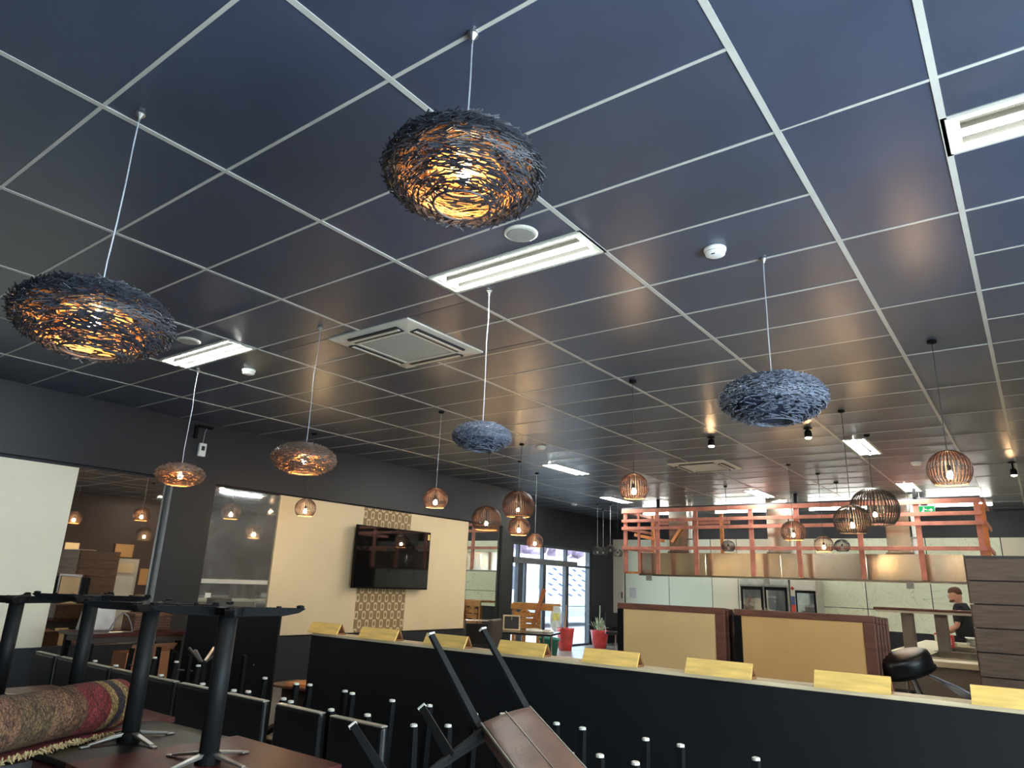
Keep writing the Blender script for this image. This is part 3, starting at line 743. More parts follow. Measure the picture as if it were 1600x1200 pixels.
globe(-7.45, 3.93, 2.43, .30, 'lit slatted globe in front of the cream board beside the dusty mirror')
globe(-4.89, 3.81, 2.445, .30, 'lit slatted globe hanging above the right end of the television', GB, True, M_cord_l)
globe(-5.98, 6.14, 2.45, .47, 'lit dark-red slatted globe, left one of the cluster by the shopfront', GB)
globe(-6.04, 7.03, 2.76, .55, 'largest lit slatted globe of the cluster by the shopfront', GB)
globe(-5.17, 5.87, 2.30, .33, 'lit amber globe at the lower right of the shopfront cluster', GB)
globe(-6.5, 8.2, 2.27, .31, 'small lit amber globe hanging in front of the shopfront transom', GA, True, M_cord_l)
globe(-2.31, 3.76, 2.445, .29, 'lit slatted globe above the left corner of the timber frame')
globe(.23, 3.90, 2.472, .315, 'bright lit slatted globe at the right, nearest of its kind')
globe(-.85, 7.3, 2.575, .58, 'biggest dark slatted dome before the right part of the timber frame', GC)
globe(-.85, 5.89, 2.30, .385, 'dark lit slatted globe under the left side of the biggest dome', GC)
globe(-2.28, 9.03, 2.455, .38, 'lit slatted globe before the middle steel duct', GB)
globe(-2.1, 10.1, 2.33, .31, 'small lit slatted globe left of the unlit one below the dark globes', GA)
globe(-2.05, 11.2, 2.38, .27, 'small unlit black globe below the dark globes by the hood', GC, False)
globe(-4.0, 11.0, 2.36, .26, 'small unlit black globe in front of the hood right of the left duct', GC, False)
globe(-7.9, 12.9, 2.37, .25, 'small unlit globe left of the pair before the shopfront corner', GC, False, M_cord_l)
globe(-8.3, 13.9, 2.42, .26, 'left dark globe of the close pair near the shopfront corner', GC, False, M_cord_l)
globe(-7.6, 13.0, 2.43, .22, 'right dark globe of the close pair near the shopfront corner', GC, False, M_cord_l)
globe(-7.03, 12.3, 2.29, .22, 'small dark globe in front of the white door by the frame', GC, False)

# ================================================================== KITCHEN SIDE
# timber stud frame hung from the ceiling
fr = thing('timber_lattice', 'red-brown timber stud frame hung around the steel hood', 'frame', (-3.5, 12.5, 1.86))
def stud(name, a, b, w_, h_, m):
    o = fr.location; return MB().beam(Vector(a)-o, Vector(b)-o, w_, h_, (0, 1, 0)).build(name, m, fr, .003)
for x in (-6.93, -6.13, -5.23, -4.03, -3.11, -1.98, -1.0, -.07): stud('stud', (x, 12.5, 1.86), (x, 12.5, 3.29), .09, .045, M_stud)
stud('stud', (-6.6, 12.52, 1.87), (-6.6, 12.52, 3.29), .05, .045, M_stud)
stud('stud', (.0, 12.6, 1.9), (.0, 12.6, 3.2), .09, .045, M_orange)
for z in (3.25, 3.03, 2.86, 2.42): stud('rail', (-7.0, 12.46, z), (0, 12.46, z), .07 if z < 3.2 else .09, .04, M_stud)
stud('rail', (-6.95, 12.5, 1.88), (-6.58, 12.5, 1.88), .05, .045, M_orange)
for y0, m in ((14.0, M_orange),):
    for x in (-6.95, -6.4, -5.2): stud('rear_stud', (x, y0, 2.35), (x, y0, 3.3), .08, .045, m)
    stud('rear_rail', (-6.95, y0, 3.1), (-5.0, y0, 3.1), .07, .04, M_stud)
for x in (-6.97, 0.03):
    for z in (3.25, 2.86, 2.42): 
        o = fr.location; MB().beam(Vector((x, 12.5, z))-o, Vector((x, 14.0, z))-o, .04, .07).build('side_rail', M_stud, fr, .003)
stud('brace', (-6.9, 12.9, 2.75), (-6.15, 12.9, 2.6), .07, .04, M_orange)
stud('brace', (-6.1, 13.2, 2.6), (-5.85, 13.2, 2.95), .06, .04, M_orange)
for x in (-6.1, -3.1, -1.0): 
    o = fr.location; MB().box(x-o.x-.03, x-o.x+.03, -.03, .03, 3.29-o.z, H-o.z).build('hanger_block', M_black, fr)
MB().box(-7.0+3.5, 3.5, -.03, .02, 3.30-1.86, 3.33-1.86).build('top_batten', M_mull, fr)

# stainless hood with ducts
hd_ = thing('extraction_hood', 'long stainless steel extraction hood behind the timber frame', 'hood', (-3.6, 13.4, 1.84))
for a, b in ((-3.2, -1.6), (-1.59, .0), (.01, 1.6), (1.61, 3.2)):
    MB().box(a, b, -.5, -.48, .02, .50).build('front_sheet', M_steel, hd_, .002)
MB().box(-3.2, 3.2, -.48, .5, .46, .50).box(-3.2, -3.18, -.48, .5, 0, .46).box(3.18, 3.2, -.48, .5, 0, .46).box(-3.2, 3.2, .48, .5, 0, .46).build('canopy', M_hoodside, hd_)
MB().box(-3.2, 3.2, -.51, -.47, -.01, .02).build('lip', M_hoodside, hd_)
for x in (-2.4, -.8, .8, 2.4):
    q = MB().tube([(x-.5, .1, .36), (x+.5, .1, .36)], .02, 8).build('hidden_fill_tube', M_tube3, hd_)  # unseen tubes added under the canopy to brighten the kitchen wall
    MB().box(x-.55, x+.55, .04, .16, .40, .46).build('fill_tube_tray', M_case, q)
for i in range(8): MB().beam((-3.0+i*.8, -.3, .05), (-2.3+i*.8, -.3, .05), .3, .03, (0, 0, 1)).build('filter', M_hoodside, hd_)
for x in (-3.0, -.35, 2.25): MB().box(x, x+.12, -.55, -.50, -.12, .0).build('control_box', M_grille, hd_)
for x0, x1, lb in ((-6.2, -5.75, 'left steel duct rising from the hood to the ceiling'), (-3.94, -3.5, 'middle steel duct rising from the hood to the ceiling'), (-1.66, -1.24, 'right steel duct rising from the hood near the exit sign')):
    t = thing('steel_duct', lb, 'duct', ((x0+x1)/2, 13.5, 2.35), 0, 'ducts above the hood')
    h = (x1-x0)/2
    MB().box(-h, h, -h, h, 0, H-2.35).build('shaft', M_steel, t, .004)
    MB().box(-h-.03, h+.03, -h-.03, h+.03, 0, .04).build('base_flange', M_hoodside, t)
    MB().box(-h-.02, h+.02, -h-.02, h+.02, .55, .58).build('joint_band', M_hoodside, t)
    MB().tube([(h+.08, -h, 0), (h+.08, -h, H-2.35)], .045, 10).build('white_pipe', M_white, t)
    for q in (.3, .75): MB().box(h, h+.13, -h-.05, -h+.05, q, q+.03).build('pipe_clip', M_chrome, t)

# twin-door fridge and small cabinet
t = thing('display_fridge', 'two-door glass display fridge against the kitchen wall', 'fridge', (-4.9, 16.2, 0))
MB().box(-.6, .6, -.3, .38, 0, 1.93).build('cabinet', mat('fridge_grey', (150, 150, 140), .4), t, .01)
for s in (-1, 1):
    d = MB().box(s*.29-.27, s*.29+.27, -.33, -.3, .12, 1.70).build('door', M_black, t, .005)
    MB().box(s*.29-.22, s*.29+.22, -.334, -.33, .2, 1.62).build('glass', M_mirror_b, d)
    MB().box(s*.05-.01, s*.05+.01, -.37, -.33, .8, 1.2).build('handle', M_chrome, d)
MB().box(-.6, .6, -.32, -.3, 1.74, 1.92).build('header', mat('fridge_header', (172, 174, 164), .4), t)
t = thing('drinks_fridge', 'narrow glass-door fridge with black frame and a red and blue side sticker', 'fridge', (-3.98, 16.25, 0))
MB().box(-.30, .30, -.3, .33, 0, 1.92).build('cabinet', M_offwhite, t, .01)
d = MB().box(-.18, .28, -.33, -.3, .1, 1.64).build('door', M_black, t, .005)
MB().box(-.14, .24, -.334, -.33, .15, 1.58).build('glass', M_mirror_b, d)
for z in (.5, .9, 1.3): MB().box(-.14, .24, -.338, -.334, z, z+.012).build('shelf_edge', M_chrome, d)
stk = MB().box(-.29, -.20, -.304, -.3, .7, 1.3).build('sticker_red', M_redp, t)
MB().box(-.29, -.20, -.304, -.3, 1.3, 1.5).build('sticker_blue', M_wave, t)
MB().lathe([(0, -.05), (.05, 0), (0, .05)], 10, (-.245, -.3, 1.68)).build('sticker_dot', M_redp, t)

# serving counter with cold wells
ct = thing('serving_counter', 'cream-topped serving counter with cold wells behind the stool', 'counter', (0, 7, 0))
MB().box(-.96, 1.3, .05, 4.5, 0, .84).build('carcass', M_counterfront, ct)
MB().box(-1.0, -.55, .0, 4.6, .84, .90).box(-.55, 1.35, 0, .35, .84, .90).box(.75, 1.35, .35, 4.6, .84, .90).box(-.55, .75, 4.1, 4.6, .84, .90).build('worktop', M_counter, ct, .006)
for i in range(3):
    y0 = .40+i*1.22
    w_ = MB().box(-.53, .73, y0, y0+1.12, .80, .83).box(-.55, -.50, y0, y0+1.15, .82, .91).box(.70, .75, y0, y0+1.15, .82, .91).box(-.55, .75, y0-.04, y0+.02, .82, .915).build('cold_well', M_steel, ct)
    for j in range(4): MB().box(-.48+j*.3, -.22+j*.3, y0+.1, y0+1.0, .84, .86).build('pan', M_chrome, w_)
MB().box(-.97, -.955, .3, 4.3, .1, .8).build('side_panel', M_counterfront, ct)
gs = thing('serving_shelf', 'dark glass serving shelf on two square posts over the counter', 'shelf', (-.7, 8.9, .9))
MB().box(-.52, .9, -.22, .28, .485, .515).build('shelf_top', mat('dark_glass_shelf', (90, 60, 52), .2, var=.05), gs, .004)
MB().box(-.50, .88, -.2, .26, .455, .485).build('shelf_light_rail', M_offwhite, gs)
for x in (-.15, .24, .72): MB().box(x-.07, x+.07, -.06, .08, 0, .455).build('post', mat('taupe_post', (112, 104, 96), .5), gs, .004)
for i, (x, y) in enumerate(((.02, 10.2), (.38, 10.3), (-.2, 10.75))):
    t = thing('food_tub', ['white lidded food tub on the counter in front of the man', 'second white food tub on the counter beside the plank wall', 'shallow steel food tray on the counter before the man'][i], 'tub', (x, y, .9), .1*i, 'tubs on the serving counter')
    MB().box(-.14, .14, -.18, .18, 0, .10).build('tub', M_white if i < 2 else M_steel, t, .01)
    MB().box(-.15, .15, -.19, .19, .10, .115).build('lid', M_white, t, .004)
t = thing('red_box', 'small red plastic box beside the right shelf post', 'box', (-.52, 9.8, .9))
MB().box(-.09, .09, -.09, .09, 0, .17).build('box_body', M_redp, t, .01)
MB().box(-.07, .07, -.092, -.09, .04, .13).build('box_label', mat('pale_pink_label', (226, 160, 150), .5), t)

# plank-clad kiosk at the right
kx = thing('plank_kiosk', 'grey-brown plank-clad kiosk wall cut by the right picture edge', 'kiosk', (1.0, 5.0, 0))
MB().box(-.81, 1.1, .03, .9, 0, 1.88).build('core', M_slot, kx)
for i in range(10):
    MB().box(-.83, 1.12, 0, .03, .004+i*.189, .185+i*.189).build('plank', M_plank, kx, .004)
MB().box(-.83, 1.12, 0, .92, 1.88, 1.905).build('kiosk_top', mat('kiosk_top_grey', (60, 56, 54), .5), kx)
for i in range(10): MB().box(-.84, -.81, .03, .9, .004+i*.189, .185+i*.189).build('side_plank', M_plank, kx)
t = tag(MB().box(1.25-.3, 1.25+.3, 5.2, 5.7, 1.905, 1.935).build('cream_tray', M_cream, None, .01), 'pale tray lying on top of the plank kiosk', 'tray')

# ================================================================== PARTITION, BLOCKS, BOARDS
ang = math.radians(1.4)
PM = Matrix.Translation((-3.98, 1.52, 0)) @ Matrix.Rotation(ang, 4, 'Z')
pt = thing('partition', 'long black half-height partition with a pale timber top', 'partition', mtx=PM)
MB().box(0, 7.3, 0, .14, 0, 1.085).build('panel', M_part, pt, .003)
MB().box(0, 7.3, .008, .16, 1.085, 1.105).build('top_ledge', M_pine, pt, .002)
MB().box(0, 7.3, .16, .6, .40, .46).build('rear_seat', M_leather, pt, .02)
def pxy(u, v, z): return PM @ Vector((u, v, z))
bl = [(-4.02, -3.69), (-3.45, -3.08), (-2.81, -2.45), (-2.18, -1.83), (-1.56, -1.21), (-.93, -.58), (-.28, .05), (.36, .70), (.98, 1.32)]
where = ['leftmost', 'second from the left', 'third from the left', 'behind the upturned chair leg', 'left of the first pinboard', 'between the two pinboards', 'at the right end of the second pinboard', 'in front of the plank kiosk', 'beyond the right picture edge']
for i, (a, b) in enumerate(bl):
    t = thing('wedge_block', 'yellow plywood wedge block on the partition, ' + where[i], 'block', mtx=Matrix.Translation(pxy((a+b)/2+3.98, .035, 1.105)) @ Matrix.Rotation(ang, 4, 'Z'))
    tag(t, group='plywood wedge blocks on the partition')
    h = (b-a)/2
    MB().poly([(-h, -.045, 0), (-h, -.03, 0), (-h, .006, .072), (-h, -.004, .076)], 2*h, (1, 0, 0)).build('front_face', M_ply, t)
    MB().poly([(-h, .058, 0), (-h, .045, 0), (-h, .008, .072), (-h, .014, .076)], 2*h, (1, 0, 0)).build('rear_face', M_plyend, t)
    MB().box(h-.006, h, -.03, .045, 0, .012).build('foot_strip', M_plyend, t)

def pinboards(x0, x1, y, n, m, label, tl):
    W = x1-x0
    for i in range(n):
        t = thing('pinboard', label if i == 0 else tl[i-1], 'pinboard', ((x0+x1)/2+.012*i, y+i*.062, 0), 0, 'brown-framed pinboards stood behind the partition')
        hh = 1.395-.004*i
        MB().box(-W/2+.05, W/2-.05, .012, .03, .05, hh-.05).build('board', m, t)
        f = .085
        MB().box(-W/2, W/2, 0, .045, hh-f*.62, hh).build('top_rail', M_frame, t, .006)
        MB().box(-W/2, -W/2+f*.7, 0, .045, 0, hh-f*.62).build('left_stile', M_black, t, .003)
        MB().box(W/2-f, W/2, 0, .045, 0, hh-f*.62).build('right_stile', M_frame, t, .006)
        MB().box(-W/2+f*.7, W/2-f, 0, .045, 0, f).build('bottom_rail', M_frame, t, .003)
pinboards(-2.62, -1.58, 4.0, 3, M_tan, 'tan pinboard in a brown frame, front of the left stack', ['second brown-framed board of the left stack', 'rear brown-framed board of the left stack'])
pinboards(-1.49, -.40, 3.98, 5, M_tan2, 'ochre pinboard in a brown frame, front of the right stack', ['second brown-framed board of the right stack', 'third brown-framed board of the right stack', 'fourth brown-framed board of the right stack', 'rearmost brown-framed board of the right stack'])
t = thing('leather_divider', 'narrow dark padded divider standing between the two pinboard stacks', 'divider', (-1.535, 4.1, 0))
MB().box(-.03, .03, 0, .2, 0, 1.36).build('pad', M_leather_dk, t, .02, False, 3)
MB().box(-.006, .006, -.012, 0, .1, 1.3).build('zip', M_chrome, t)

# bar stool lying over, behind the partition
sm = Matrix.Translation((-.24, 4.15, 1.06)) @ Matrix.Rotation(math.radians(-16), 4, 'Y') @ Matrix.Rotation(math.radians(14), 4, 'X')
t = thing('bar_stool', 'black padded round bar stool leaning beside the second pinboard stack', 'stool', mtx=sm)
MB().lathe([(0, .075), (.15, .07), (.178, .055), (.185, .02), (.178, -.06), (.17, -.07), (0, -.07)], 28).build('seat', M_leather, t, 0, True)
MB().lathe([(.187, -.055), (.189, -.06), (.187, -.066)], 28).build('seat_band', M_black, t)
MB().tube([(0, 0, -.07), (0, 0, -.5)], .025, 12).build('pole', M_chrome, t)
MB().lathe([(.03, -.5), (.03, -.62), (.18, -.66), (.2, -.69), (0, -.69)], 24).build('base', M_chrome, t)
MB().tube([(0, 0, -.3), (.16, 0, -.32), (.2, 0, -.32)], .012, 8).build('footrest', M_chrome, t)
t = thing('wire_rack', 'tilted chrome wire rack beside the leaning bar stool', 'rack', (-.05, 4.4, .55))
for i in range(6): MB().tube([(-.08+i*.035, 0, .42-i*.012), (.2+i*.04, .05, .24-i*.01)], .006, 6).build('wire', M_chrome, t)
MB().tube([(-.1, 0, .43), (.12, 0, .35)], .008, 6).tube([(.19, .05, .25), (.42, .05, .19)], .008, 6).build('cross_wire', M_chrome, t)
MB().box(-.05, .4, .0, .12, -.55, .17).build('rack_box', M_counterfront, t)
t = thing('wire_basket', 'chrome wire stack with black shelves behind the stool', 'basket', (-.95, 6.6, 0))
for i in range(5): MB().tube([(-.15, -.2+.1*i, .9), (.4, -.2+.1*i, .93)], .007, 6).build('wire', M_chrome, t)
MB().tube([(-.15, -.22, .9), (-.15, .25, .9)], .009, 6).tube([(.4, -.22, .93), (.4, .25, .93)], .009, 6).build('rim', M_chrome, t)
for x, y in ((-.14, -.2), (-.14, .23), (.38, -.2), (.38, .23)): MB().tube([(x, y, 0), (x, y, .93)], .012, 8).build('leg', M_chrome, t)
MB().box(-.14, .38, -.2, .22, .55, .6).build('shelf', M_black, t)

# ================================================================== DINING CHAIRS
def make_chair(lm, leg_m, foot_m, label):
    t = thing('dining_chair', label, 'chair')
    MB().box(-.19, .19, -.17, .235, .38, .44).build('seat', lm, t, .022, False, 3)
    MB().box(-.18, .18, -.16, .22, .365, .38).build('seat_frame', M_fabric, t)
    bk = MB(); bk.poly([(-.19, -.235, .34), (-.19, -.175, .34), (-.19, -.20, .88), (-.19, -.245, .88)], .38, (1, 0, 0))
    b = bk.build('backrest', lm, t, .02, False, 3)
    MB().box(-.183, .183, -.243, -.202, .874, .8815).build('top_highlight', M_leather_hi, b, .004)  # pale strip painted as the light caught along the back's top
    for sx in (-1, 1):
        for sy in (-1, 1):
            q = MB().beam((sx*.160, -.19 if sy < 0 else .21, .37), (sx*.163, -.215 if sy < 0 else .22, .012), .040, .040, (0, 1, 0), .03, .03).build('leg', leg_m, t, .003)
            MB().lathe([(.017, .012), (.017, .003), (.012, 0)], 10, (sx*.163, -.215 if sy < 0 else .22, 0)).build('glide', foot_m, q)
    return t
M_leather_hi = mat('leather_highlight_trim', (150, 146, 132), .3, var=.15, scale=14)  # pale tone for the painted top highlight, also seams and trim
M_legwood = mat('black_painted_leg', (14, 14, 15), .7, var=.1, spec=.2)
chair0 = make_chair(M_leather, M_legwood, M_foot, 'black leather dining chair, its back to the camera, rightmost of the row')
row = [-2.02, -2.46, -2.92, -3.42, -3.84, -4.27, -4.68, -5.14, -5.57]
rl = ['black leather dining chair, back to the camera, rightmost of the row', 'black dining chair, second from the right in the row', 'black dining chair right behind the nearest upturned table pole',
      'black dining chair between the two nearest upturned table poles', 'black dining chair just left behind the dark tabletop pole', 'black dining chair behind the rolled rug end',
      'black dining chair fourth from the left end of the row', 'black dining chair second from the left end of the row', 'black dining chair at the left end of the row']
for i, x in enumerate(row):
    c = chair0 if i == 0 else copy_tree(chair0)
    c.location = (x, .515+random.uniform(-.01, .01), 0); c.rotation_euler = (0, 0, random.uniform(-.03, .03)); c['label'] = rl[i]; c['group'] = 'row of black dining chairs'
# more upright chairs of the row, their seats holding upturned ones, to the right
copy_to(chair0, (-1.13, .70, 0), 0, 'black dining chair whose top shows right of the tilted brown chair', 'row of black dining chairs')
for i, x in enumerate((-1.62, -.55)):
    t = thing('low_stool', ['black low stool hidden under the upturned chairs, left', 'black low stool under the rightmost upturned chair'][i], 'stool', (x, .78, 0), 0, 'low stools under upturned chairs')
    MB().box(-.17, .17, -.17, .17, .36, .435).build('seat', M_leather, t, .02)
    for sx in (-1, 1):
        for sy in (-1, 1): MB().beam((sx*.13, sy*.13, .36), (sx*.14, sy*.14, 0), .03, .03).build('leg', M_legwood, t)
# upturned chairs, legs in the air
ups = [(-4.75, .58, 'partly behind the dark tabletop pole'), (-4.13, .58, 'left of the nearest table pole'), (-3.32, .58, 'just right of the nearest table pole'), (-2.91, .62, 'at the left end of the partition'), (-2.49, .60, 'above the gap of the two rightmost row chairs'), (-1.93, .64, 'between the row and the tilted brown chair'),
       (-1.50, .75, 'half hidden by the tilted brown chair'), (-1.02, .75, 'with two glides right of the tilted brown chair'), (-.53, .75, 'near the bottom middle of the picture')]
for i, (x, y, wh) in enumerate(ups):
    c = copy_tree(chair0); c['label'] = 'upturned black dining chair, ' + wh; c['group'] = 'upturned dining chairs by the partition'
    c.rotation_euler = (PI, 0, random.uniform(-.03, .03)); c.location = (x, y, .885)

# ---- the near tilted brown leather chair, legs pointing up
def ray(px, py): return fw + R2*((px-800)/1078.44) - U2*((py-600)/1078.44)
def at(px, py, d): return CAM + ray(px, py)*d           # point on that sight line, d metres deep
D = {'T1': 2.45, 'T2': 2.55, 'T3': 2.22, 'T4': 2.32, 'B1': 2.28, 'B2': 2.38, 'B3': 2.05, 'B4': 2.15}
PXY = {'T1': (674, 992), 'T2': (755, 984), 'T3': (552, 1134), 'T4': (660, 1106), 'B1': (752, 1134), 'B2': (828, 1108), 'B3': (622, 1236), 'B4': (708, 1180)}
V = {k: at(*PXY[k], D[k]) for k in D}
org = (V['B1']+V['B2']+V['B3']+V['B4'])/4
tc_ = thing('dining_chair', 'brown leather dining chair tipped upside down nearest the camera', 'chair', tuple(org))
xa = (V['B2']-V['B1']).normalized(); la = ((V['B1']-V['T1'])+(V['B2']-V['T2'])).normalized()
ya = ((V['B3']-V['B1']).normalized()); na = xa.cross(ya).normalized()
if na.dot(la) < 0: na = -na
for a_, b_ in (('T1', 'B1'), ('T2', 'B2'), ('T3', 'B3'), ('T4', 'B4')):
    q = MB().beam(V[b_]-org+na*.02, V[a_]-org, .032, .016, tuple(na.cross(ya)), .024, .012).build('leg', M_pole, tc_, .002)
    q['label'] = 'flat dark metal leg'
    MB().beam(V[a_]-org, V[a_]-org-(V[b_]-V[a_]).normalized()*.006, .028, .016, tuple(na.cross(ya))).build('glide', M_foot, q)
P = [V['B1']-org, V['B2']-org, V['B4']-org+xa*.0, V['B3']-org]
seat = MB(); seat.poly([tuple(p) for p in P], .085, tuple(na)); seat.build('seat', M_fabric, tc_, .02, False, 3)
E1, E2 = at(846, 1262, 1.80)-org, at(985, 1282, 1.86)-org     # far end of the backrest
B1, B2 = V['B1']-org, V['B2']-org
bn = (B2-B1).cross(E1-B1).normalized()
if bn.dot(CAM-org) < 0: bn = -bn
bk = MB(); NU, NV = 6, 10
for side in (0, 1):
    for j in range(NV+1):
        for i in range(NU+1):
            u, v = i/NU, j/NV; p = B1.lerp(B2, u).lerp(E1.lerp(E2, u), v)
            puff = .006*math.sin(PI*u)
            bk.v.append(tuple(p+bn*(.012+puff if side == 0 else -.045)))
n1 = (NU+1)*(NV+1)
for j in range(NV):
    for i in range(NU):
        k = j*(NU+1)+i; bk.f += [(k, k+1, k+NU+2, k+NU+1), (n1+k+NU+1, n1+k+NU+2, n1+k+1, n1+k)]
rim_ = [i for i in range(NU+1)]+[j*(NU+1)+NU for j in range(1, NV+1)]+[NV*(NU+1)+i for i in range(NU-1, -1, -1)]+[j*(NU+1) for j in range(NV-1, 0, -1)]
for q in range(len(rim_)):
    a_, b_ = rim_[q], rim_[(q+1) % len(rim_)]; bk.f.append((a_, n1+a_, n1+b_, b_))
bo = bk.build('backrest', M_leather_br, tc_, 0, True)
bm_ = bo.modifiers.new('bevel', 'BEVEL'); bm_.width = .008; bm_.segments = 2; bm_.limit_method = 'ANGLE'; bm_.angle_limit = math.radians(50)
s0, s1 = B1.lerp(B2, .5)+bn*.019, E1.lerp(E2, .5)+bn*.019
MB().tube([s0, s0.lerp(s1, .5), s1], .0022, 5).build('seam', M_leather_hi, bo)
for a_, b_ in ((B1, E1), (B2, E2)): MB().tube([a_+bn*.008, b_+bn*.008], .004, 6).build('piping', M_leather_hi, bo)
# ================================================================== UPTURNED TABLES ON TABLES (left foreground)
def table_base_parts(t, zt, phi):
    """upturned pedestal: aluminium spider on the underside, pole, cross base on top"""
    MB().lathe([(.038, .03), (.038, zt-.012)], 20).build('pole', M_pole, t, 0, True)
    MB().lathe([(.05, .0), (.05, .03), (.042, .04)], 20).build('collar', M_black, t)
    for i in range(4):
        a = phi+PI/4+i*PI/2; d = Vector((math.cos(a), math.sin(a), 0))
        MB().beam(d*.035+Vector((0, 0, .035)), d*.19+Vector((0, 0, .010)), .03, .014, (0, 0, 1), .022, .008).beam(d*.18+Vector((0, 0, .006)), d*.22+Vector((0, 0, .004)), .024, .008).build('spider_arm', M_alu, t, .003)
    cb = MB().lathe([(.06, zt-.018), (.06, zt+.012), (.03, zt+.018)], 16).build('base_hub', M_black, t)
    for i in range(4):
        a = phi+i*PI/2; d = Vector((math.cos(a), math.sin(a), 0)); n = Vector((-d.y, d.x, 0))
        m = MB(); w0 = .036
        prof = [(0, -.026), (.22, -.018), (.285, -.004), (.31, .012), (.31, .016), (0, .016)]
        m.poly([tuple(d*r-n*w0/2+Vector((0, 0, zt+z))) for r, z in prof], w0, tuple(n))
        q = m.build('base_arm', M_black, t, .003)
        MB().lathe([(.016, 0), (.018, .010), (.009, .014)], 10, tuple(d*.29+Vector((0, 0, zt+.014)))).build('foot_glide', M_black, q)
        MB().lathe([(.011, 0), (.011, .006)], 8, tuple(d*.2+Vector((0, 0, zt+.016)))).build('bolt', M_black, q)
def upturned_table(x, y, z, top_m, phi, label, hs=.375, rot=0, lift=.575):
    t = thing('cafe_table', label, 'table', (x, y, z), rot, 'upturned cafe tables at the left')
    MB().box(-hs, hs, -hs, hs, -.028, 0).build('tabletop', top_m, t, .003)
    table_base_parts(t, lift, phi); return t
def standing_table(x, y, z, top_m, label, hs=.37, rot=0):
    t = thing('cafe_table', label, 'table', (x, y, 0), rot, 'standing cafe tables at the left')
    MB().box(-hs, hs, -hs, hs, z-.028, z).build('tabletop', top_m, t, .003)
    MB().lathe([(.038, .03), (.038, z-.03)], 20).build('pole', M_pole, t, 0, True)
    for i in range(4):
        a = i*PI/2+PI/4; d = Vector((math.cos(a), math.sin(a), 0))
        MB().beam(d*.02+Vector((0, 0, .03)), d*.33+Vector((0, 0, .02)), .04, .035).build('base_arm', M_black, t, .003)
    return t
zt = .76
standing_table(-2.83, -.37, zt-.029, M_redwood, 'standing table under the dark upturned tabletop')
upturned_table(-2.84, -.36, zt, M_darkwood, math.radians(44), 'upturned cafe table with a black wood-grain top at the left', .365, math.radians(4), .598)
standing_table(-2.09, -.39, zt, M_redwood, 'standing table under the red-brown upturned tabletop', .36)
upturned_table(-2.125, -.395, zt+.029, M_redwood, math.radians(58), 'nearest upturned cafe table with a red-brown top', .375, .0, .585)
standing_table(-3.62, -.30, zt, M_redwood, 'red-brown standing table behind the rolled rug', .38)
standing_table(-4.42, -.32, zt, M_redwood, 'second red-brown standing table behind the rug at the left', .38)
standing_table(-3.10, -1.15, zt, M_darkwood, 'dark standing table under the rug fringe at the left corner', .36)
t = upturned_table(-3.72, -.26, zt+.029, M_redwood, math.radians(48), 'upturned cafe table whose pole stands behind the rug', .2, .0, .572)
t = upturned_table(-4.10, -.50, zt+.029, M_redwood, math.radians(62), 'upturned cafe table pole at the left picture edge', .18, .0, .55)

# rolled rug with flap and fringe
ra, rb_ = Vector((-3.16, -.31, .885)), Vector((-2.84, -1.12, .885))
rg = thing('rolled_rug', 'rolled red and cream Persian rug with a tan fringe on the tables', 'rug', tuple(rb_))
ax = (ra-rb_); L = ax.length; ax.normalize(); sd = ax.cross(Vector((0, 0, 1))).normalized()
me = bpy.data.meshes.new('rug_roll'); bm = bmesh.new(); uvl = bm.loops.layers.uv.new('UVMap')
NT, NL, turns = 150, 24, 3.2; rows = []
for i in range(NT+1):
    tt = i/NT; th = -PI/2 + 2*PI*turns*tt; r = .114*(1-.62*tt)
    rw = []
    for j in range(NL+1):
        u = j/NL; rr = r+.004*math.sin(u*9+th*.5)
        # roll sags a little and bulges at its end
        p = ax*(L*u + (.02*(1-tt) if j == NL else 0)) + sd*(rr*math.cos(th)) + Vector((0, 0, rr*.96*math.sin(th)))
        rw.append((bm.verts.new(p), u, tt))
    rows.append(rw)
for i in range(NT):
    for j in range(NL):
        q = [rows[i][j], rows[i+1][j], rows[i+1][j+1], rows[i][j+1]]
        f = bm.faces.new([a[0] for a in q]); f.smooth = True
        for lp, a in zip(f.loops, q): lp[uvl].uv = (a[1], a[2]*2.2)
bm.to_mesh(me); bm.free(); me.materials.append(M_rug)
o = bpy.data.objects.new('roll', me); C.objects.link(o); o.parent = rg
sl = o.modifiers.new('thickness', 'SOLIDIFY'); sl.thickness = .008; sl.offset = -1
# flap lying on the table on the near side (towards the camera, +sd)
fl_ = MB(); n = 14
if sd.dot(CAM-rb_) < 0: sgn = -1
else: sgn = 1
pts = []
for i in range(n+1):
    u = i/n
    inner = ax*(L*u)+sd*sgn*.0+Vector((0, 0, -.117)); outer = ax*(L*u*1.04)+sd*sgn*(.138+.015*math.sin(u*8))+Vector((0, 0, -.115+.004*math.sin(u*11)))
    pts.append((inner, outer))
for i in range(n):
    k = len(fl_.v); (a, b), (c_, d_) = pts[i], pts[i+1]; dn = Vector((0, 0, -.007))
    fl_.v += [tuple(a), tuple(b), tuple(d_), tuple(c_), tuple(a+dn), tuple(b+dn), tuple(d_+dn), tuple(c_+dn)]
    fl_.f += [tuple(k+q for q in f) for f in ((0, 1, 2, 3), (7, 6, 5, 4), (0, 4, 5, 1), (1, 5, 6, 2), (2, 6, 7, 3), (3, 7, 4, 0))]
fl_.build('flap', M_rugback, rg)
fg = MB(); rnd = random.Random(4)
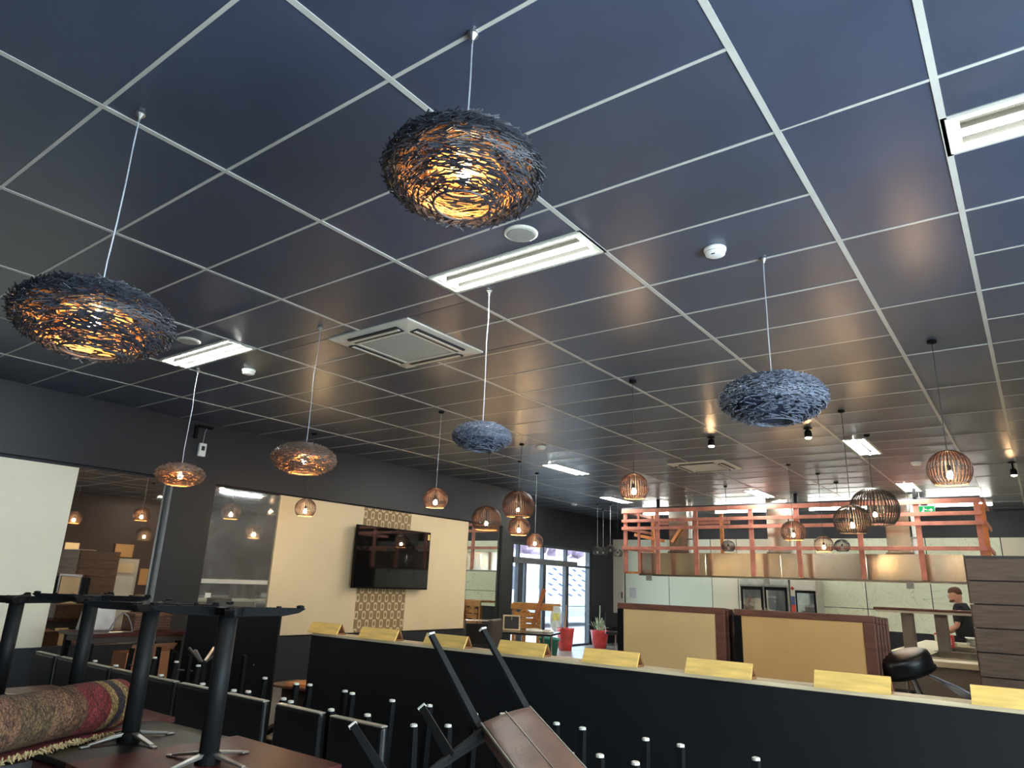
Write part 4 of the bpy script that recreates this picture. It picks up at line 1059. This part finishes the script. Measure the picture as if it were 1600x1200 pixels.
for i in range(190):
    u = rnd.uniform(.0, 1.0); b0 = ax*(L*u)+sd*sgn*(.136+.015*math.sin(u*8))+Vector((0, 0, -.117))
    d = (sd*sgn*1.0 + ax*rnd.gauss(-.5, .5)).normalized(); l_ = rnd.uniform(.03, .055)
    fg.tube([b0, b0+d*l_*.5+Vector((0, 0, rnd.uniform(.002, .02))), b0+d*l_+ax*rnd.gauss(0, .012)+Vector((0, 0, rnd.uniform(-.004, .006)))], [.0035, .004, .002], 4)
tag(fg.build('fringe', M_fringe, rg), kind='stuff')

# ================================================================== THINGS BY THE LEFT WALL
t = thing('wooden_table', 'brown table with upturned stools and boxes below the bronze mirror', 'table', (-7.3, 1.72, 0))
MB().box(-.33, .35, -.55, .50, .86, .895).build('tabletop', M_redwood, t, .004)
for x in (-.26, .28):
    for y in (-.48, .43): MB().box(x-.025, x+.025, y-.025, y+.025, 0, .86).build('leg', M_black, t)
MB().box(-.3, .32, -.5, .45, .80, .86).build('apron', M_leather_dk, t)
t = thing('wicker_box', 'brown wicker box on the table below the bronze mirror', 'box', (-7.35, 1.93, .895))
MB().box(-.14, .14, -.2, .2, 0, .16).build('basket_body', M_wicker, t, .01)
MB().box(-.15, .15, -.21, .21, .15, .175).build('rim', M_wicker, t, .006)
for i in range(5): MB().box(.14, .147, -.2, .2, .02+i*.028, .03+i*.028).build('weave_band', M_leather_dk, t)
t = thing('cardboard_box', 'open cardboard box under the table by the bronze mirror', 'box', (-6.95, 1.75, .38))
MB().box(-.15, .15, -.24, .24, 0, .34).build('carton', M_card, t, .004)
MB().beam((.15, 0, .34), (.22, 0, .42), .46, .004, (1, 0, 0)).build('flap', M_card, t)
t2 = tag(MB().box(-7.15, -6.75, 1.45, 2.05, 0, .38).build('low_crate', M_leather_dk, None, .01), 'low dark crate beneath the cardboard box', 'crate')
t = thing('paper_sack', 'white paper sack leaning behind the chair legs on the table', 'sack', (-7.4, 1.42, .895))
MB().poly([(-.08, -.16, 0), (-.08, .17, 0), (-.05, .15, .27), (-.05, .02, .31), (-.05, -.13, .28)], .14, (1, 0, 0)).build('sack_body', mat('white_paper', (206, 198, 188), .8, var=.08, scale=10, bump=.4, bscale=14), t, .02, False, 3)
MB().beam((.02, -.12, .285), (.02, .12, .30), .01, .02).build('folded_top', M_offwhite, t)
t = thing('bent_wire_stand', 'bent metal stand with curved legs on the brown table', 'stand', (-7.1, 1.55, .895))
for s in (-1, 1):
    pts = [(0, s*.12, 0), (0, s*.09, .08), (0, s*.05, .15), (0, 0, .19)]
    MB().tube(pts, .009, 6).build('curved_leg', M_alu, t)
MB().tube([(0, -.12, .0), (.05, 0, .005), (0, .12, 0)], .007, 6).build('foot_bar', M_alu, t)
# upturned wooden stool frames between the wall table and the row
for i, (x, y) in enumerate(((-6.3, 1.5), (-5.85, 1.7))):
    t = thing('upturned_stool', ['upturned black stool frame in front of the cardboard box, left', 'upturned black stool frame in front of the cardboard box, right'][i], 'stool', (x, y, .40), .3*i, 'upturned black stool frames')
    MB().box(-.16, .16, -.16, .16, 0, .05).build('seat', M_leather, t, .01)
    for sx in (-1, 1):
        for sy in (-1, 1): MB().beam((sx*.14, sy*.14, .05), (sx*.13, sy*.13, .40), .035, .035).build('leg', M_black, t)
    MB().tube([(-.13, -.13, .25), (.13, -.13, .25)], .006, 6).build('stretcher', M_alu, t)
    tag(MB().box(x-.2, x+.2, y-.2, y+.2, 0, .40).build('stacking_cube', M_leather_dk, None, .01), ['dark padded cube under the left upturned stool frame', 'dark padded cube under the right upturned stool frame'][i], 'cube', 'padded cubes under the stool frames')
# upturned silver spider on the wall side (table base parts glinting)
t = thing('table_base', 'bare upturned table base with aluminium prongs beside the dark cabinet', 'table base', (-5.15, 1.35, .0))
MB().tube([(0, 0, .02), (0, 0, .80)], .035, 16).build('pole', M_black, t)
for i in range(4):
    a = i*PI/2+.5; d = Vector((math.cos(a), math.sin(a), 0)); MB().beam(d*.03+Vector((0, 0, .80)), d*.15+Vector((0, 0, .90)), .025, .012).build('prong', M_alu, t)
    MB().beam(d*.03+Vector((0, 0, .02)), d*.3+Vector((0, 0, .015)), .05, .03).build('base_arm', M_black, t)

# dark cabinet-like screen in front of the dusty mirror
cb = thing('dark_screen', 'dark upright panel screen in front of the dusty mirror', 'screen', (-6.065, 2.17, 0), math.radians(35))
MB().box(-.48, .48, 0, .05, 0, 1.125).build('panel', M_part, cb, .003)
MB().box(-.48, .48, -.004, .056, 1.125, 1.14).build('top_edge', M_leather_hi, cb)
MB().box(-.48, -.42, .05, .35, 0, .05).box(.42, .48, .05, .35, 0, .05).build('foot', M_black, cb)
for x in (-.35, .27): MB().lathe([(.008, 0), (.008, .003)], 8).build('screw', M_alu, cb).matrix_local = Matrix.Translation((x, -.002, .62+x*.1)) @ Matrix.Rotation(PI/2, 4, 'X')
t = thing('stool_pair', 'upturned black stool with bright leg tips before the dark screen', 'stool', (-4.55, 1.1, .35), .2)
MB().box(-.17, .17, -.17, .17, 0, .05).build('seat', M_leather, t, .01)
for sx in (-1, 1):
    for sy in (-1, 1): MB().beam((sx*.14, sy*.14, .05), (sx*.14, sy*.14, .56), .03, .03).build('leg', M_black, t)
tag(MB().box(-4.75, -4.35, .93, 1.3, 0, .35).build('padded_cube', M_leather_dk, None, .01), 'dark padded cube under the bright-tipped upturned stool', 'cube')

# low shelves with red board at the foot of the screen
t = thing('shelf_stack', 'low stack of shelf boards topped by a red board left of the partition end', 'shelf', (-5.62, 3.15, 0), math.radians(8)); t.scale = (1, 1, .68)
MB().box(-.55, .75, -.15, .25, 0, .52).build('carcass', M_leather_dk, t)
MB().box(-.75, .78, -.2, .28, .52, .555).build('brown_board', M_frame, t, .003)
MB().box(-.5, .8, -.16, .25, .555, .60).build('timber_board', M_orange, t, .003)
MB().box(-.1, .8, -.18, .25, .60, .67).build('grey_box', M_grille, t, .003)
MB().box(-.05, .8, -.19, .25, .67, .70).build('white_board', M_white, t, .003)
MB().box(-.15, .8, -.18, .27, .70, .775).build('red_board', mat('red_board', (206, 66, 58), .5, var=.06), t, .003)

# ================================================================== BY THE SHOPFRONT
def pot(x, y, h, r, label, plant):
    t = thing('plant_pot', label, 'plant pot', (x, y, 0), 0, 'red glazed pots by the shopfront')
    MB().lathe([(r*.72, 0), (r*.82, h*.3), (r*.95, h*.8), (r, h*.93), (r*1.03, h), (r*.93, h), (r*.9, h*.9), (0, h*.88)], 28).build('pot', M_red_pot, t, 0, True)
    MB().lathe([(r*.9, h*.885), (0, h*.9)], 20).build('soil', M_soil, t)
    if plant == 'stick':
        MB().tube([(0, 0, h*.8), (.02, 0, h+.55)], .012, 8).tube([(-.05, .02, h*.8), (-.06, .02, h+.35)], .008, 6).build('cane', M_bench, t)
    else:
        rnd = random.Random(8)
        for i in range(60):
            a = rnd.uniform(0, 2*PI); el = rnd.uniform(.25, 1.35); ln = rnd.uniform(.16, .36)
            p0 = Vector((rnd.uniform(-.08, .08), rnd.uniform(-.08, .08), h*.9+rnd.uniform(0, .18)))
            d = Vector((math.cos(a)*math.cos(el), math.sin(a)*math.cos(el), math.sin(el)))
            s_ = d.cross(Vector((0, 0, 1))).normalized()*.018
            p1 = p0+d*ln*.6; p2 = p0+d*ln+Vector((0, 0, -.04))
            m = MB(); k = 0; m.v = [tuple(p0-s_*.6), tuple(p0+s_*.6), tuple(p1+s_), tuple(p1-s_), tuple(p2), tuple(p1+Vector((0, 0, .008)))]
            m.f = [(0, 1, 2, 5), (0, 5, 3), (3, 5, 4), (5, 2, 4)]
            m.build('leaf', M_leaf, t)
        MB().tube([(0, 0, h*.85), (0.01, 0, h+.62)], .012, 8).build('stem', M_leaf, t)
pot(-9.0, 13.25, .53, .22, 'red glazed pot with bare canes, left one by the shopfront', 'stick')
pot(-8.85, 14.7, .45, .24, 'red glazed pot with a spiky grey-green plant by the dark pier', 'plant')

# low table with chalkboard and oddments
t = thing('low_table', 'dark table with chrome legs in front of the shopfront', 'table', (-6.75, 8.25, 0), math.radians(20))
MB().box(-.65, .6, -.4, .4, .705, .74).build('tabletop', mat('dark_glossy_top', (48, 50, 52), .15, var=.1), t, .004)
for x in (-.5, .45):
    for y in (-.3, .3): MB().tube([(x, y, 0), (x, y, .705)], .02, 10).build('leg', M_chrome, t)
t = thing('chalkboard', 'small chalkboard in a pale wooden frame propped on the dark table', 'chalkboard', (-6.95, 8.2, .742), math.radians(38)); t.scale = (.85,)*3
Rt = Matrix.Rotation(math.radians(-14), 4, 'X')
MB().box(-.155, .155, -.008, .008, .02, .29, Rt).build('slate', M_slot, t)
MB().box(-.18, .18, -.013, .013, .0, .03, Rt).box(-.18, .18, -.013, .013, .28, .31, Rt).box(-.18, -.15, -.013, .013, .03, .28, Rt).box(.15, .18, -.013, .013, .03, .28, Rt).build('frame', M_pine, t)
MB().beam((0, .02, .26), (0, .16, .005), .02, .01).build('prop', M_pine, t)
t = thing('cloth_pile', 'crumpled white cloths lying on the dark table by the chalkboard', 'cloth', (-6.55, 8.35, .74))
MB().lathe([(.16, 0), (.17, .02), (.12, .045), (.03, .06), (0, .055)], 14).build('cloth_fold', M_white, t, 0, True)
MB().lathe([(.10, 0), (.11, .02), (.06, .05), (0, .05)], 12, (.2, .1, 0)).build('cloth_fold', M_white, t, 0, True)
t = thing('teal_tub', 'teal plastic tub beneath the right end of the dark table', 'tub', (-7.0, 9.5, .25)); t.scale = (.75,)*3
MB().lathe([(.19, 0), (.24, .36), (.26, .38), (.23, .38), (.18, .03), (0, .02)], 24).build('tub', M_teal, t, 0, True)
MB().lathe([(.27, .38), (.27, .42), (.1, .46), (0, .46)], 24).build('lid', M_teal, t, 0, True)
tag(MB().box(-7.2, -6.8, 9.3, 9.7, 0, .25).build('crate', M_bench, None, .01), 'timber crate under the teal tub', 'crate')

# stacked timber benches with a leaning plank
t = thing('timber_bench_stack', 'honey timber bench stack with a leaning plank by the shopfront', 'bench', (-7.62, 9.9, 0), math.radians(15)); t.scale = (.74, 1, .97)
for i in range(3): MB().box(-.55, .62-.25*(i % 2), -.25+i*.17, -.10+i*.17, 1.17, 1.21).build('seat_slat', M_bench, t, .004)
MB().box(-.58, .62, -.27, -.24, 1.08, 1.18).build('seat_rail', M_bench, t, .004)
for i in range(3): MB().box(-.45, .28, -.27, -.24, .72+i*.11, .81+i*.11).build('side_slat', M_bench, t, .004)
for x in (-.5, -.2, .2): MB().box(x-.04, x+.04, -.24, -.18, 0, 1.1).build('leg', M_bench, t, .004)
MB().tube([(-.35, -.255, .95), (-.28, -.255, 1.03), (-.17, -.255, 1.07), (-.06, -.255, 1.03), (0, -.255, .95)], .03, 8).build('curved_brace', M_bench, t)
MB().beam((.10, -.31, .80), (.40, -.33, 1.50), .11, .03, (0, 1, 0)).build('leaning_plank', mat('red_timber', (168, 104, 66), .5, var=.15, stretch=(1, 1, 5)), t, .004)

# chair sideways at the partition's far side + chrome tubed chair near
t = thing('dining_chair', 'dark brown leather chair behind the partition near the mirror corner', 'chair', (-5.35, 5.3, 0), math.radians(110))
MB().box(-.22, .22, -.2, .24, .42, .50).build('seat', M_leather_dk, t, .02, False, 3)
MB().box(-.22, .22, -.26, -.19, .42, 1.08).build('backrest', M_leather_dk, t, .03, False, 3)
for sx in (-1, 1):
    for sy in (-.22, .2): MB().beam((sx*.19, sy, .42), (sx*.19, sy, 0), .035, .035).build('leg', M_black, t)
t = thing('tubular_chair', 'chrome tubular chair by the corner mirror', 'chair', (-6.0, 5.9, 0), math.radians(70))
for s in (-1, 1): MB().tube([(s*.2, .2, 0), (s*.2, .2, .45), (s*.2, -.2, .46), (s*.2, -.22, 1.02)], .013, 8).build('side_tube', M_chrome, t)
MB().tube([(-.2, -.22, 1.02), (.2, -.22, 1.02)], .013, 8).build('top_tube', M_chrome, t)
MB().box(-.2, .2, -.2, .2, .45, .49).build('seat', M_leather, t, .01)
MB().box(-.2, .2, -.235, -.205, .7, .98).build('backrest', M_leather, t, .01)

# stack of chrome chairs near the white door
for i in range(4):
    x, y, rz = ((-7.9, 13.8, .3), (-7.15, 13.6, 1.2), (-8.0, 14.7, 2.2), (-7.2, 14.5, .2))[i]
    t = thing('tubular_chair', ['black chair with chrome frame heaped by the white door, front left', 'black chair with chrome frame heaped by the white door, front right', 'black chair with chrome frame heaped by the white door, back left', 'black chair with chrome frame heaped by the white door, back right'][i], 'chair', (x, y, 0), rz, 'heaped chrome chairs by the white door')
    MB().box(-.22, .22, -.2, .24, .44, .50).build('seat', M_leather, t, .02)
    MB().box(-.21, .21, -.25, -.21, .62, .95).build('backrest', M_leather, t, .02)
    MB().lathe([(.025, .03), (.025, .44)], 10).build('pole', M_chrome, t)
    for k in range(4):
        a = k*PI/2+.4; MB().beam((0, 0, .05), (.28*math.cos(a), .28*math.sin(a), .015), .035, .03).build('base_arm', M_chrome, t)
    for s in (-1, 1): MB().tube([(s*.2, -.2, .46), (s*.2, -.23, .62)], .012, 6).build('back_tube', M_chrome, t)

# ================================================================== SEEN IN THE MIRRORS (right-hand side of the room)
t = thing('white_cabinet', 'white shelf cabinet by the right wall, seen in the bronze mirror', 'cabinet', (3.2, 7.0, 0))
MB().box(-.2, .25, -.75, .75, 0, 1.80).build('carcass', M_offwhite, t)
MB().box(-.215, -.2, -.62, -.1, 1.40, 1.70).build('open_niche', M_slot, t)
MB().box(-.22, -.2, -.05, .62, 1.42, 1.68).build('beige_panel', M_tan_board, t)
MB().box(-.215, -.2, -.68, .68, .1, 1.33).build('door', M_white, t)
for i, (y0, y1, z0, z1, m, lb) in enumerate(((5.5, 5.8, .5, 3.1, M_tan2, 'tan door panel on the right wall'), (5.95, 6.3, 1.85, 2.15, M_screenlit, 'small lit yellow opening on the right wall'), (7.25, 7.75, 1.85, 2.2, M_tan2, 'tan notice board on the brown right wall'), (8.05, 8.3, 1.1, 1.55, M_tan2, 'small tan board low on the right wall'))):
    t = thing('wall_panel', lb, 'panel', (XR, (y0+y1)/2, (z0+z1)/2))
    hy, hz = (y1-y0)/2, (z1-z0)/2
    MB().box(-.03, 0, -hy, hy, -hz, hz).build('panel_face', m, t)
    MB().box(-.04, 0, -hy-.02, -hy, -hz, hz).box(-.04, 0, hy, hy+.02, -hz, hz).build('panel_edge', M_frame, t)

# ================================================================== THE MAN BEHIND THE COUNTER
mx_, my_ = -.46, 12.02
man = thing('person', 'man in a black T-shirt looking down behind the serving counter', 'person', (mx_, my_, 0), math.radians(80))
# local frame: faces +Y local; rotated so that he looks towards the left of the room
def skin_obj(name, verts, edges, radii, m, parent, root=0, sub=2):
    me = bpy.data.meshes.new(name); me.from_pydata(verts, edges, []); me.update(); o = bpy.data.objects.new(name, me); C.objects.link(o); o.parent = parent
    me.materials.append(m)
    md = o.modifiers.new('skin', 'SKIN'); md.use_smooth_shade = True
    for i, r in enumerate(radii): o.data.skin_vertices[0].data[i].radius = (r if isinstance(r, tuple) else (r, r))
    for i in range(len(verts)): o.data.skin_vertices[0].data[i].use_root = (i == root)
    s = o.modifiers.new('sub', 'SUBSURF'); s.levels = sub; s.render_levels = sub
    return o
Vb = [(0, 0, .95), (0, 0, 1.12), (0, 0, 1.32), (0, .01, 1.44), (0, .03, 1.52), (0, .055, 1.60),
      (-.17, 0, 1.40), (-.22, .04, 1.14), (-.17, .26, 1.03), (-.14, .33, 1.01),
      (.17, 0, 1.40), (.22, .04, 1.14), (.17, .26, 1.03), (.14, .33, 1.01),
      (-.10, 0, .88), (-.11, .02, .50), (-.12, 0, .10), (-.12, .10, .05), (.10, 0, .88), (.11, .02, .50), (.12, 0, .10), (.12, .10, .05)]
Eb = [(0, 1), (1, 2), (2, 3), (3, 4), (4, 5), (2, 6), (6, 7), (7, 8), (8, 9), (2, 10), (10, 11), (11, 12), (12, 13), (0, 14), (14, 15), (15, 16), (16, 17), (0, 18), (18, 19), (19, 20), (20, 21)]
Rb = [(.13, .085), (.12, .08), (.14, .085), (.075, .06), .055, .055, .045, .045, .033, .026, .06, .045, .033, .026, .09, .06, .042, .035, .09, .06, .042, .035]
skin_obj('body', Vb, Eb, Rb, M_skin, man)
# T-shirt and trousers sit just over the body
Vs = [(0, 0, .80), (0, 0, 1.12), (0, 0, 1.36), (0, .015, 1.50), (-.17, 0, 1.43), (-.215, .03, 1.18), (.17, 0, 1.43), (.215, .03, 1.18)]
skin_obj('t_shirt', Vs, [(0, 1), (1, 2), (2, 3), (2, 4), (4, 5), (2, 6), (6, 7)], [(.20, .15), (.19, .14), (.20, .13), (.085, .08), .08, .068, .08, .068], M_shirt, man)
Vt = [(0, 0, .97), (-.10, 0, .88), (-.11, .02, .50), (-.12, 0, .06), (.10, 0, .88), (.11, .02, .50), (.12, 0, .06)]
skin_obj('trousers', Vt, [(0, 1), (1, 2), (2, 3), (0, 4), (4, 5), (5, 6)], [(.175, .125), .105, .075, .06, .105, .075, .06], M_trouser, man)
# head with face
hm = MB().lathe([(0, -.125), (.045, -.115), (.066, -.08), (.075, -.03), (.08, .02), (.078, .06), (.06, .10), (.03, .12), (0, .125)], 20)
for i, (x, y, z) in enumerate(hm.v):
    yy = y*1.22
    if z < -.02 and y > 0: yy += .012
    hm.v[i] = (x, yy, z)
head = hm.build('head', M_skin, man, 0, True); head.location = (0, .07, 1.63); head.rotation_euler = (math.radians(-12), 0, 0)
MB().poly([(-.012, .095, -.035), (.012, .095, -.035), (.009, .092, .02), (-.009, .092, .02)], .022, (0, 1, -.15)).build('nose', M_skin, head, .004)
for s in (-1, 1):
    MB().lathe([(0, -.009), (.009, 0), (0, .009)], 8, (s*.03, .092, .015)).build('eye', M_white, head)
    MB().lathe([(0, -.03), (.010, -.012), (.013, .01), (0, .028)], 8, (s*.08, .0, -.005)).build('ear', M_skin, head)
MB().box(-.022, .022, .094, .10, -.062, -.054).build('mouth', M_redp, head)
hr = MB().lathe([(.080, .045), (.082, .065), (.066, .105), (.035, .127), (0, .132)], 20)
for i, (x, y, z) in enumerate(hr.v): hr.v[i] = (x*1.02, (y*1.22-.010) if y < 0 else y*1.2-.002, z-.05 if (y < -.03 and z < .06) else z)
hr.build('hair', M_hair, head, 0, True)
bd = MB()
for i in range(11):
    a = math.radians(5+i*17); bd.lathe([(0, -.022), (.02, 0), (0, .022)], 6, (.062*math.cos(a), .03+.075*math.sin(a), -.085))
bd.build('beard', M_hair, head)
for s in (-1, 1):
    base = Vector((s*.14, .35, 1.005))
    V_ = [(s*.14, .31, 1.012), tuple(base)]; E_ = [(0, 1)]; R_ = [(.028, .018), (.038, .016)]
    for k, (dx, ln) in enumerate(((-.027, .062), (-.009, .075), (.009, .07), (.027, .055))):
        i0 = len(V_); V_ += [(base.x+dx, base.y+.035, base.z), (base.x+dx*1.1, base.y+.035+ln*.5, base.z-.012), (base.x+dx*1.1, base.y+.035+ln*.8, base.z-.035)]
        E_ += [(1, i0), (i0, i0+1), (i0+1, i0+2)]; R_ += [.010, .009, .0075]
    i0 = len(V_); V_ += [(base.x-s*.045, base.y+.005, base.z-.005), (base.x-s*.055, base.y+.04, base.z-.02)]; E_ += [(0, i0), (i0, i0+1)]; R_ += [.011, .009]
    skin_obj('hand', V_, E_, R_, M_skin, man, 0, 2)
t = thing('gherkin_jar', 'small red-lidded jar held on the counter by the man', 'jar', (-.80, 11.45, .9))
MB().lathe([(.04, 0), (.045, .02), (.045, .09), (.035, .10)], 14).build('jar', M_counter, t)
MB().lathe([(.038, .10), (.04, .125), (0, .127)], 14).build('lid', M_redp, t)
